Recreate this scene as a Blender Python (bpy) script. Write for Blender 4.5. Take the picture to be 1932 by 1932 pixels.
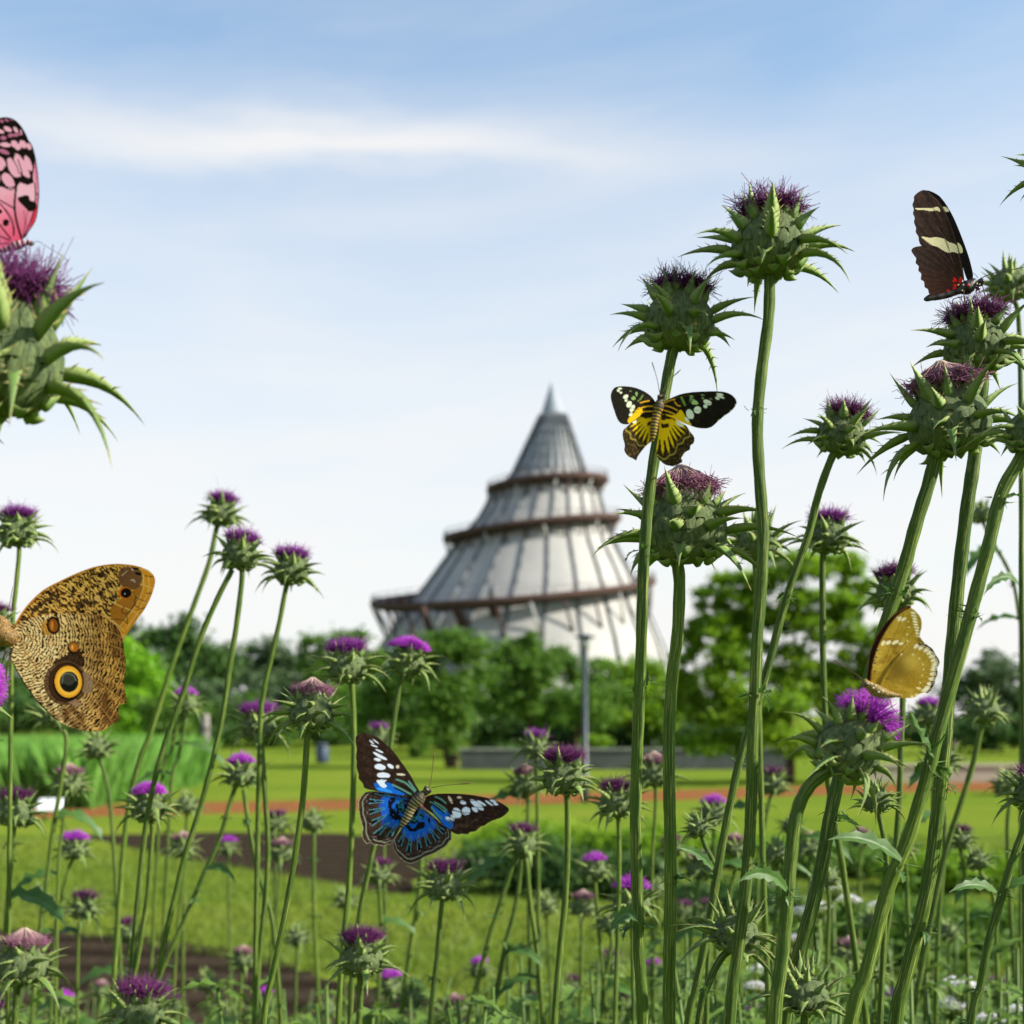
import bpy, math, random
import numpy as np
from mathutils import Vector, Matrix, Quaternion
for o in list(bpy.data.objects): bpy.data.objects.remove(o)
SC = bpy.context.scene
COL = SC.collection
R = math.radians
# ------------------------------------------------------------------ camera
HC = 1.6; F = 2654.0; HOR = 1350.0          # eye height, focal length and horizon row of the photograph (1932 px wide)
cam = bpy.data.cameras.new('camera'); camo = bpy.data.objects.new('camera', cam); COL.objects.link(camo)
camo.location = (0, 0, HC); camo.rotation_euler = (R(90), 0, 0)
cam.sensor_width = 36; cam.lens = F/1932*36; cam.shift_y = (HOR-966)/1932
cam.clip_start = 0.05; cam.clip_end = 5000
cam.dof.use_dof = True; cam.dof.focus_distance = 0.96; cam.dof.aperture_fstop = 10.0
SC.camera = camo
# ------------------------------------------------------------------ light
SUN_AZ, SUN_EL = 101, 32
w = bpy.data.worlds.new("World"); SC.world = w; w.use_nodes = True
nt = w.node_tree; nt.nodes.clear()
def nd(nt, t, **k):
    n = nt.nodes.new(t)
    for a, b in k.items(): setattr(n, a, b)
    return n
def mth(nt, op, a, b=None, c=None, clamp=False):
    n = nt.nodes.new('ShaderNodeMath'); n.operation = op; n.use_clamp = clamp
    for i, v in enumerate((a, b, c)):
        if v is None: continue
        if isinstance(v, (int, float)): n.inputs[i].default_value = v
        else: nt.links.new(v, n.inputs[i])
    return n.outputs[0]
def mixc(nt, f, a, b, typ='MIX'):
    n = nt.nodes.new('ShaderNodeMix'); n.data_type = 'RGBA'; n.blend_type = typ
    for i, v in ((0, f), (6, a), (7, b)):
        if isinstance(v, (int, float)): n.inputs[i].default_value = v
        elif isinstance(v, (tuple, list)): n.inputs[i].default_value = tuple(v[:3])+(1,)
        else: nt.links.new(v, n.inputs[i])
    return n.outputs[2]
def ramp(nt, f, stops):
    n = nt.nodes.new('ShaderNodeValToRGB'); e = n.color_ramp.elements
    while len(e) < len(stops): e.new(0.5)
    for i, (p, c) in enumerate(stops):
        e[i].position = p; e[i].color = tuple(c[:3])+(1,) if isinstance(c, (tuple, list)) else (c, c, c, 1)
    nt.links.new(f, n.inputs[0]); return n.outputs[0]
def noise(nt, vec, scale, detail=4, rough=.5, dist=0.):
    n = nt.nodes.new('ShaderNodeTexNoise'); n.inputs['Scale'].default_value = scale
    n.inputs['Detail'].default_value = detail; n.inputs['Roughness'].default_value = rough
    n.inputs['Distortion'].default_value = dist
    if vec is not None: nt.links.new(vec, n.inputs['Vector'])
    return n.outputs['Fac']
def comb(nt, x, y, z):
    n = nt.nodes.new('ShaderNodeCombineXYZ')
    for i, v in enumerate((x, y, z)):
        if isinstance(v, (int, float)): n.inputs[i].default_value = v
        else: nt.links.new(v, n.inputs[i])
    return n.outputs[0]
sky = nd(nt, 'ShaderNodeTexSky'); sky.sky_type = 'NISHITA'; sky.sun_disc = False
sky.sun_elevation = R(SUN_EL); sky.sun_rotation = R(SUN_AZ); sky.air_density = 1.0; sky.dust_density = 1.2; sky.ozone_density = 1.5
tc = nd(nt, 'ShaderNodeTexCoord'); sx = nd(nt, 'ShaderNodeSeparateXYZ'); nt.links.new(tc.outputs['Generated'], sx.inputs[0])
X, Y, Z = sx.outputs
rad = mth(nt, 'SQRT', mth(nt, 'ADD', mth(nt, 'MULTIPLY', X, X), mth(nt, 'MULTIPLY', Y, Y)))
el = mth(nt, 'DIVIDE', Z, mth(nt, 'MAXIMUM', rad, .05))          # tan(elevation)
az = mth(nt, 'ARCTAN2', X, Y)
# thin high cloud thickening to a white veil towards the horizon
veil = ramp(nt, el, [(0, .95), (.13, .88), (.25, .72), (.36, .54), (.48, .22), (.75, .2)])
wisp = noise(nt, comb(nt, mth(nt, 'MULTIPLY', az, 1.3), 0.3, mth(nt, 'ADD', mth(nt, 'MULTIPLY', el, 7), mth(nt, 'MULTIPLY', az, -1.0))), 2.2, 5, .55, .4)
wisp = mth(nt, 'MULTIPLY', mth(nt, 'SUBTRACT', wisp, .47), 1.5)
veil = mth(nt, 'ADD', veil, mth(nt, 'MULTIPLY', wisp, .28), clamp=True)
# the one long lens shaped cloud
warp = noise(nt, comb(nt, mth(nt, 'MULTIPLY', az, 3.), 5.1, mth(nt, 'MULTIPLY', el, 9)), 2., 4)
da = mth(nt, 'DIVIDE', mth(nt, 'ADD', az, .14), .22)
mid = mth(nt, 'ADD', .404, mth(nt, 'MULTIPLY', mth(nt, 'SUBTRACT', warp, .5), .07))
mid = mth(nt, 'SUBTRACT', mid, mth(nt, 'MULTIPLY', mth(nt, 'MULTIPLY', da, da), .006))
dl = mth(nt, 'SUBTRACT', el, mid)
up = mth(nt, 'DIVIDE', mth(nt, 'MAXIMUM', dl, 0.), .028); dn = mth(nt, 'DIVIDE', mth(nt, 'MINIMUM', dl, 0.), .016)
d2 = mth(nt, 'ADD', mth(nt, 'ADD', mth(nt, 'MULTIPLY', up, up), mth(nt, 'MULTIPLY', dn, dn)), mth(nt, 'MULTIPLY', da, da))
lens = mth(nt, 'MULTIPLY', mth(nt, 'POWER', 2.718, mth(nt, 'MULTIPLY', d2, -1.)), mth(nt, 'ADD', .55, mth(nt, 'MULTIPLY', warp, .5)))
veil = mth(nt, 'ADD', veil, mth(nt, 'MULTIPLY', lens, .62), clamp=True)
veil = mth(nt, 'MINIMUM', veil, .95)
skc = mixc(nt, 1.0, sky.outputs[0], (.76, 1.10, 1.20), 'MULTIPLY')
cc = mixc(nt, veil, skc, (4.95, 4.85, 4.75))
bg = nd(nt, 'ShaderNodeBackground'); bg.inputs[1].default_value = 0.10
nt.links.new(cc, bg.inputs[0]); wo = nd(nt, 'ShaderNodeOutputWorld'); nt.links.new(bg.outputs[0], wo.inputs[0])
sl = bpy.data.lights.new('sun', 'SUN'); sl.energy = 4.9; sl.angle = R(.6); sl.color = (1, .93, .80)
so = bpy.data.objects.new('sun', sl); COL.objects.link(so)
sd = Vector((math.sin(R(SUN_AZ))*math.cos(R(SUN_EL)), math.cos(R(SUN_AZ))*math.cos(R(SUN_EL)), math.sin(R(SUN_EL))))
so.rotation_euler = sd.to_track_quat('Z', 'Y').to_euler()
SC.view_settings.view_transform = 'Standard'; SC.view_settings.look = 'None'; SC.view_settings.exposure = 0.98; SC.view_settings.gamma = 1
# ------------------------------------------------------------------ helpers
def P(u, v, d): return Vector(((u-966)/F*d, d, HC-(v-HOR)/F*d))       # point seen at photo position (u,v) at distance d
def G(u, v, z=0.):                                                      # ground point seen at (u,v)
    d = (HC-z)*F/(v-HOR); return Vector(((u-966)/F*d, d, z))
def lin(c):
    c = np.asarray(c, float)/255.; return np.where(c <= .04045, c/12.92, ((c+.055)/1.055)**2.4)
def tag(o, label=None, cat=None, group=None, kind=None):
    if label: o['label'] = label
    if cat: o['category'] = cat
    if group: o['group'] = group
    if kind: o['kind'] = kind
    return o
def empty(name, loc, label=None, cat=None, group=None):
    o = bpy.data.objects.new(name, None); COL.objects.link(o); o.location = loc; o.empty_display_size = .05
    return tag(o, label, cat, group)
class MB:
    def __init__(s): s.v = []; s.f = []; s.t = []; s.st = []; s.m = []
    def add(s, vs, fs, ts=None, sts=None, m=0):
        b = len(s.v); s.v.extend([tuple(x) for x in vs])
        s.f.extend([tuple(i+b for i in f) for f in fs]); s.m.extend([m]*len(fs))
        if ts is None: ts = [0.]*len(vs)
        elif isinstance(ts, (int, float)): ts = [float(ts)]*len(vs)
        s.t.extend(ts); s.st.extend(sts if sts is not None else [(0, 0, 0)]*len(vs))
    def mesh(s, name, mats, smooth=True):
        me = bpy.data.meshes.new(name); me.from_pydata(s.v, [], s.f); 
        a = me.attributes.new('t', 'FLOAT', 'POINT'); a.data.foreach_set('value', np.array(s.t, 'f'))
        a = me.attributes.new('st', 'FLOAT_VECTOR', 'POINT'); a.data.foreach_set('vector', np.array(s.st, 'f').ravel())
        for m in (mats if isinstance(mats, (list, tuple)) else [mats]): me.materials.append(m)
        me.polygons.foreach_set('material_index', s.m)
        if smooth: me.polygons.foreach_set('use_smooth', [True]*len(s.f))
        me.update(); return me
    def obj(s, name, mats, parent=None, smooth=True):
        return link(name, s.mesh(name, mats, smooth), parent)
    def box(s, x0, x1, y0, y1, z0, z1, t=0., m=0):
        v = [(x, y, z) for x in (x0, x1) for y in (y0, y1) for z in (z0, z1)]
        s.add(v, [(0, 1, 3, 2), (4, 6, 7, 5), (0, 4, 5, 1), (2, 3, 7, 6), (0, 2, 6, 4), (1, 5, 7, 3)], t, None, m)
    def bar(s, a, b, wd, ht=None, t=0., m=0):
        a = Vector(a); b = Vector(b); ht = ht or wd; d = (b-a).normalized()
        q = Vector((0, 0, 1)) if abs(d.z) < .95 else Vector((1, 0, 0))
        l = d.cross(q).normalized()*wd/2; n = l.cross(d).normalized()*ht/2
        v = [a-l-n, a+l-n, a+l+n, a-l+n, b-l-n, b+l-n, b+l+n, b-l+n]
        s.add(v, [(0, 3, 2, 1), (4, 5, 6, 7), (0, 1, 5, 4), (1, 2, 6, 5), (2, 3, 7, 6), (3, 0, 4, 7)], t, None, m)
    def tube(s, pts, rad, sides=8, flute=0., cap=True, ts=None, m=0):
        pts = [Vector(p) for p in pts]; n = len(pts)
        if not isinstance(rad, (list, tuple)): rad = [rad]*n
        T = [(pts[min(i+1, n-1)]-pts[max(i-1, 0)]).normalized() for i in range(n)]
        q = Vector((0, 1, 0)) if abs(T[0].y) < .9 else Vector((1, 0, 0))
        N = T[0].cross(q).normalized(); vs = []; st = []; tt = []; L = 0.
        for i in range(n):
            if i: L += (pts[i]-pts[i-1]).length; N = (N-T[i]*N.dot(T[i])).normalized()
            B = T[i].cross(N)
            for k in range(sides):
                a = 2*math.pi*k/sides; r = rad[i]*(1+flute*(1 if k % 2 else -1))
                vs.append(pts[i]+N*math.cos(a)*r+B*math.sin(a)*r)
                st.append((math.cos(a), math.sin(a), L)); tt.append(ts[i] if ts else i/(n-1))
        fs = [(i*sides+k, i*sides+(k+1) % sides, (i+1)*sides+(k+1) % sides, (i+1)*sides+k) for i in range(n-1) for k in range(sides)]
        if cap: fs += [tuple(range(sides))[::-1], tuple((n-1)*sides+k for k in range(sides))]
        s.add(vs, fs, tt, st, m)
    def lathe(s, prof, c=(0, 0, 0), sides=24, t=None, m=0, lobes=0, amp=0.):
        vs = []; ts = []; st = []
        for i, (r, z) in enumerate(prof):
            for k in range(sides):
                a = 2*math.pi*k/sides; rr = r*(1+amp*math.cos(lobes*a))
                vs.append((c[0]+rr*math.cos(a), c[1]+rr*math.sin(a), c[2]+z)); ts.append(i/(len(prof)-1) if t is None else t)
                st.append((math.cos(a), math.sin(a), z))
        n = len(prof)
        fs = [(i*sides+k, i*sides+(k+1) % sides, (i+1)*sides+(k+1) % sides, (i+1)*sides+k) for i in range(n-1) for k in range(sides)]
        fs += [tuple(range(sides))[::-1], tuple((n-1)*sides+k for k in range(sides))]
        s.add(vs, fs, ts, st, m)
    def cone(s, a, b, r, t=1., sides=3, m=0):
        a = Vector(a); b = Vector(b); d = (b-a)
        if d.length < 1e-9: return
        d.normalize(); q = Vector((0, 0, 1)) if abs(d.z) < .9 else Vector((1, 0, 0))
        l = d.cross(q).normalized(); n = d.cross(l)
        vs = [a+l*math.cos(2*math.pi*k/sides)*r+n*math.sin(2*math.pi*k/sides)*r for k in range(sides)]+[b]
        s.add(vs, [(k, (k+1) % sides, sides) for k in range(sides)], t, None, m)
    def ellip(s, c, ax, ay, az, seg=14, ring=9, t=0., m=0):
        c = Vector(c); ax = Vector(ax); ay = Vector(ay); az = Vector(az); vs = []; tt = []
        for i in range(ring+1):
            ph = math.pi*i/ring
            for k in range(seg):
                th = 2*math.pi*k/seg
                vs.append(c+ax*math.cos(ph)+ay*math.sin(ph)*math.cos(th)+az*math.sin(ph)*math.sin(th)); tt.append(i/ring if t is None else t)
        s.add(vs, [(i*seg+k, (i+1)*seg+k, (i+1)*seg+(k+1) % seg, i*seg+(k+1) % seg) for i in range(ring) for k in range(seg)], tt, [tuple(x-c) for x in vs], m)
def link(name, me, parent=None):
    o = bpy.data.objects.new(name, me); COL.objects.link(o)
    if parent is not None: o.parent = parent
    return o
def catmull(pts, n=6):
    pts = [Vector(p) for p in pts]; 
    if len(pts) < 3: 
        return [pts[0].lerp(pts[1], i/n) for i in range(n+1)]
    q = [pts[0]*2-pts[1]]+pts+[pts[-1]*2-pts[-2]]; out = []
    for i in range(1, len(q)-2):
        for k in range(n):
            t = k/n; a, b, c, d = q[i-1:i+3]
            out.append(.5*((2*b)+(c-a)*t+(2*a-5*b+4*c-d)*t*t+(3*b-a-3*c+d)*t**3))
    out.append(pts[-1]); return out
# ------------------------------------------------------------------ materials
def newmat(name):
    m = bpy.data.materials.new(name); m.use_nodes = True; m.node_tree.nodes.clear(); return m, m.node_tree
def attr(nt, name):
    n = nd(nt, 'ShaderNodeAttribute'); n.attribute_name = name; return n
def finish(nt, color, rough=.6, spec=.3, trans=0., bump=None, bs=.2, bd=.001, transcol=None, sheen=0.):
    b = nd(nt, 'ShaderNodeBsdfPrincipled')
    if isinstance(color, (tuple, list)): b.inputs['Base Color'].default_value = tuple(color[:3])+(1,)
    else: nt.links.new(color, b.inputs['Base Color'])
    b.inputs['Roughness'].default_value = rough; b.inputs['Specular IOR Level'].default_value = spec
    b.inputs['Sheen Weight'].default_value = sheen
    if bump is not None:
        bn = nd(nt, 'ShaderNodeBump'); bn.inputs['Strength'].default_value = bs; bn.inputs['Distance'].default_value = bd
        nt.links.new(bump, bn.inputs['Height']); nt.links.new(bn.outputs[0], b.inputs['Normal'])
    sh = b.outputs[0]
    if trans > 0:
        tr = nd(nt, 'ShaderNodeBsdfTranslucent'); 
        c = transcol if transcol is not None else color
        if isinstance(c, (tuple, list)): tr.inputs[0].default_value = tuple(c[:3])+(1,)
        else: nt.links.new(c, tr.inputs[0])
        mx = nd(nt, 'ShaderNodeMixShader'); mx.inputs[0].default_value = trans
        nt.links.new(sh, mx.inputs[1]); nt.links.new(tr.outputs[0], mx.inputs[2]); sh = mx.outputs[0]
    o = nd(nt, 'ShaderNodeOutputMaterial'); nt.links.new(sh, o.inputs[0])
def objc(nt, which='Object'):
    return nd(nt, 'ShaderNodeTexCoord').outputs[which]
def simple(name, c1, c2=None, scale=5., rough=.6, spec=.3, bump=0., trans=0., metal=0.):
    m, nt = newmat(name); c2 = c2 or tuple(x*.75 for x in c1)
    n = noise(nt, objc(nt), scale, 5, .6)
    col = mixc(nt, ramp(nt, n, [(.3, 0.), (.7, 1.)]), c1, c2)
    finish(nt, col, rough, spec, trans, n if bump else None, bump, .02); return m
# stem: fluted, with pale streaks along its length
def stem_mat(name, ca, cb, cs):
    m, nt = newmat(name); a = attr(nt, 'st'); sp = nd(nt, 'ShaderNodeSeparateXYZ'); nt.links.new(a.outputs['Vector'], sp.inputs[0])
    rnd = nd(nt, 'ShaderNodeObjectInfo').outputs['Random']
    z = mth(nt, 'MULTIPLY', sp.outputs[2], 6.); z2 = mth(nt, 'MULTIPLY', sp.outputs[2], 20.)
    off = mth(nt, 'MULTIPLY', rnd, 20.)
    n1 = noise(nt, comb(nt, mth(nt, 'ADD', sp.outputs[0], off), sp.outputs[1], z), 3.2, 4, .6)
    n2 = noise(nt, comb(nt, mth(nt, 'MULTIPLY', sp.outputs[0], 4.5), mth(nt, 'MULTIPLY', sp.outputs[1], 4.5), mth(nt, 'ADD', z2, off)), 1.6, 4, .65)
    n3 = noise(nt, comb(nt, off, 0.1, mth(nt, 'MULTIPLY', sp.outputs[2], 5.)), 1.5, 2)
    c = mixc(nt, ramp(nt, n1, [(.3, 0.), (.7, 1.)]), ca, cb)
    c = mixc(nt, ramp(nt, n3, [(.4, 0.), (.65, .55)]), c, (ca[0]*.8, ca[1]*.85, ca[2]*1.5))
    c = mixc(nt, mth(nt, 'MULTIPLY', ramp(nt, n2, [(.54, 0.), (.62, 1.)]), .62), c, cs)
    finish(nt, c, .6, .2, 0, n2, .5, .0008); return m
M_stem = stem_mat('thistle_stem', (.026, .064, .007), (.078, .132, .012), (.36, .38, .10))
M_stem2 = stem_mat('thistle_stem_pale', (.036, .080, .008), (.098, .158, .015), (.36, .38, .10))
def bract_mat():
    m, nt = newmat('thistle_bract'); t = attr(nt, 't').outputs['Fac']; n = noise(nt, objc(nt), 160, 4, .6)
    rnd = nd(nt, 'ShaderNodeObjectInfo').outputs['Random']
    base = ramp(nt, t, [(0, (.22, .32, .08)), (.12, (.12, .215, .022)), (.55, (.085, .165, .032)), (.82, (.17, .24, .06)), (.92, (.44, .34, .13)), (1, (.55, .33, .13))])
    c = mixc(nt, mth(nt, 'MULTIPLY', ramp(nt, n, [(.35, 0.), (.7, 1.)]), .55), base, (.20, .33, .10))
    sp = nd(nt, 'ShaderNodeSeparateXYZ'); nt.links.new(attr(nt, 'st').outputs['Vector'], sp.inputs[0])
    c = mixc(nt, mth(nt, 'MULTIPLY', rnd, .3), c, (.07, .15, .03)); c = mixc(nt, mth(nt, 'MULTIPLY', mth(nt, 'POWER', sp.outputs[0], 2.5), .75), c, (.42, .47, .18))
    finish(nt, c, .55, .3, .12, n, .5, .0012); return m
M_bract = bract_mat()
def globe_mat(name, a, b, c3):
    m, nt = newmat(name); st = attr(nt, 'st'); sp = nd(nt, 'ShaderNodeSeparateXYZ'); nt.links.new(st.outputs['Vector'], sp.inputs[0])
    n = noise(nt, comb(nt, mth(nt, 'MULTIPLY', sp.outputs[0], 7.), mth(nt, 'MULTIPLY', sp.outputs[1], 7.), mth(nt, 'MULTIPLY', sp.outputs[2], 1.6)), 1.6, 4, .6)
    n2 = noise(nt, objc(nt), 260, 3, .6)
    c = mixc(nt, ramp(nt, n, [(.36, 0.), (.62, 1.)]), a, b)
    c = mixc(nt, ramp(nt, n2, [(.55, 0.), (.75, .5)]), c, c3)
    finish(nt, c, .7, .2, 0, n2, .6, .001); return m
M_globe = globe_mat('thistle_involucre', (.045, .075, .035), (.13, .17, .06), (.34, .37, .17))
def tuft_mat(name, lo, mid, hi, v=.4):
    m, nt = newmat(name); t = attr(nt, 't').outputs['Fac']; st = attr(nt, 'st'); sp = nd(nt, 'ShaderNodeSeparateXYZ'); nt.links.new(st.outputs['Vector'], sp.inputs[0])
    c = ramp(nt, t, [(0, lo), (.45, mid), (1, hi)])
    c = mixc(nt, mth(nt, 'MULTIPLY', sp.outputs[0], v), c, tuple(min(1, x*2.4+.02) for x in hi))
    finish(nt, c, .6, .2, .25, None, 0, 0); return m
M_bloom = tuft_mat('floret_dark_purple', (.20, .09, .12), (.085, .012, .075), (.125, .022, .11), .3)
M_bright = tuft_mat('floret_magenta', (.22, .05, .26), (.26, .022, .36), (.40, .05, .52), .4)
M_purple = tuft_mat('floret_violet', (.20, .06, .18), (.12, .014, .15), (.21, .03, .25), .35)
M_wither = tuft_mat('floret_withered', (.50, .42, .30), (.28, .14, .17), (.22, .07, .16), .5)
M_pappus = tuft_mat('pappus', (.40, .36, .28), (.55, .50, .42), (.62, .56, .50), .2)
def leaf_mat(name, a, b, vein=(.35, .45, .22), tr=.3):
    m, nt = newmat(name); t = attr(nt, 't').outputs['Fac']; n = noise(nt, objc(nt), 40, 5, .6)
    c = mixc(nt, ramp(nt, n, [(.35, 0.), (.65, 1.)]), a, b)
    c = mixc(nt, t, c, vein)
    finish(nt, c, .5, .35, tr, n, .3, .002); return m
M_leaf = leaf_mat('thistle_leaf', (.032, .09, .016), (.06, .14, .02), (.12, .20, .05))
def foliage(name, a, b, c3, tr=.35, sc=1.2):
    m, nt = newmat(name); t = attr(nt, 't').outputs['Fac']
    n = noise(nt, objc(nt), sc, 3, .5)
    c = ramp(nt, t, [(0, a), (.55, b), (1, c3)])
    c = mixc(nt, mth(nt, 'MULTIPLY', ramp(nt, n, [(.35, 0.), (.65, 1.)]), .45), c, b)
    finish(nt, c, .55, .3, tr); return m
M_fol = foliage('foliage_mid', (.05, .12, .014), (.10, .21, .022), (.19, .33, .04), .45)
M_foldark = foliage('foliage_dark', (.028, .07, .016), (.055, .125, .022), (.10, .19, .035))
M_follime = foliage('foliage_lime', (.11, .28, .012), (.19, .42, .015), (.28, .52, .03))
M_folfresh = foliage('foliage_fresh', (.085, .19, .008), (.17, .32, .012), (.33, .48, .03), .5, sc=.8)
M_folgrey = foliage('foliage_far', (.05, .095, .035), (.07, .12, .045), (.10, .16, .06), tr=.2)
M_bark = simple('bark', (.10, .07, .045), (.045, .032, .022), 12, .9, .1, .5)
# ------------------------------------------------------------------ setting
def sheet(name, pts, mat, z=0.):
    mb = MB(); mb.add([(p.x, p.y, z) for p in pts], [tuple(range(len(pts)))]); o = mb.obj(name, mat, smooth=False); return tag(o, kind='structure')
def lawn_mat():
    m, nt = newmat('lawn'); p = objc(nt)
    n1 = noise(nt, p, .35, 5, .6); n2 = noise(nt, p, 9, 5, .7); n3 = noise(nt, p, 60, 3, .6)
    mp = nd(nt, 'ShaderNodeMapping'); mp.inputs['Scale'].default_value = (.06, .5, 1); nt.links.new(p, mp.inputs[0])
    n4 = noise(nt, mp.outputs[0], 1., 4, .6)
    c = mixc(nt, ramp(nt, n1, [(.3, 0.), (.7, 1.)]), (.115, .155, .012), (.185, .205, .026))
    c = mixc(nt, ramp(nt, n4, [(.4, 0.), (.6, .8)]), c, (.085, .145, .012))
    c = mixc(nt, mth(nt, 'MULTIPLY', ramp(nt, n2, [(.4, 0.), (.66, 1.)]), .5), c, (.10, .18, .018))
    c = mixc(nt, mth(nt, 'MULTIPLY', ramp(nt, n3, [(.45, 0.), (.7, 1.)]), .4), c, (.22, .30, .06))
    finish(nt, c, 1., .0, 0, n3, .6, .02); return m
g = sheet('lawn', [Vector((-2500, -60, 0)), Vector((2500, -60, 0)), Vector((2500, 4000, 0)), Vector((-2500, 4000, 0))], lawn_mat())
def soil_mat(name, a, b, fur=0.):
    m, nt = newmat(name); p = objc(nt); n = noise(nt, p, 14, 6, .7); n2 = noise(nt, p, 1.2, 3)
    c = mixc(nt, ramp(nt, n, [(.35, 0.), (.65, 1.)]), a, b); c = mixc(nt, mth(nt, 'MULTIPLY', n2, .5), c, b)
    if fur:
        wv = nd(nt, 'ShaderNodeTexWave'); wv.wave_type = 'BANDS'; wv.bands_direction = 'Y'; wv.inputs['Scale'].default_value = .55; wv.inputs['Distortion'].default_value = 2.5
        nt.links.new(p, wv.inputs[0]); c = mixc(nt, mth(nt, 'MULTIPLY', wv.outputs['Fac'], .75), c, tuple(x*.45 for x in a))
    finish(nt, c, 1., .0, 0, n, 1., .08); return m
M_soil = soil_mat('soil', (.036, .027, .019), (.078, .058, .040), 1.)
M_path = soil_mat('clay', (.22, .085, .030), (.29, .125, .05))
def wobble(pts, amp=.08, n=8, seed=1):
    rr = random.Random(seed); out = []
    for i, p in enumerate(pts):
        q = pts[(i+1) % len(pts)]
        for k in range(n):
            s = p.lerp(q, k/n); out.append(s+Vector((rr.uniform(-amp, amp), rr.uniform(-amp, amp), 0)) if 0 < k else s)
    return out
def gp(l): return [G(u, v) for u, v in l]
sheet('soil_bed', wobble(gp([(150, 1577), (400, 1571), (650, 1573), (770, 1588), (800, 1640), (760, 1690), (640, 1668), (398, 1630), (298, 1610)]), .06, 8, 2), M_soil, .004)
sheet('soil_bed', wobble(gp([(-500, 1745), (89, 1757), (298, 1770), (470, 1800), (640, 1852), (829, 1884), (980, 1912), (1020, 2300), (-500, 2300)]), .07, 10, 3), M_soil, .004)
top = [(-900, 1519), (0, 1521), (300, 1517), (600, 1509), (900, 1500), (1200, 1493), (1500, 1484), (1800, 1476), (2700, 1466)]
bot = [(-900, 1548), (0, 1545), (300, 1538), (600, 1530), (900, 1521), (1200, 1512), (1500, 1502), (1800, 1493), (2700, 1480)]
sheet('path', wobble(gp(top+bot[::-1]), .12, 5, 5), M_path, .004)
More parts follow.
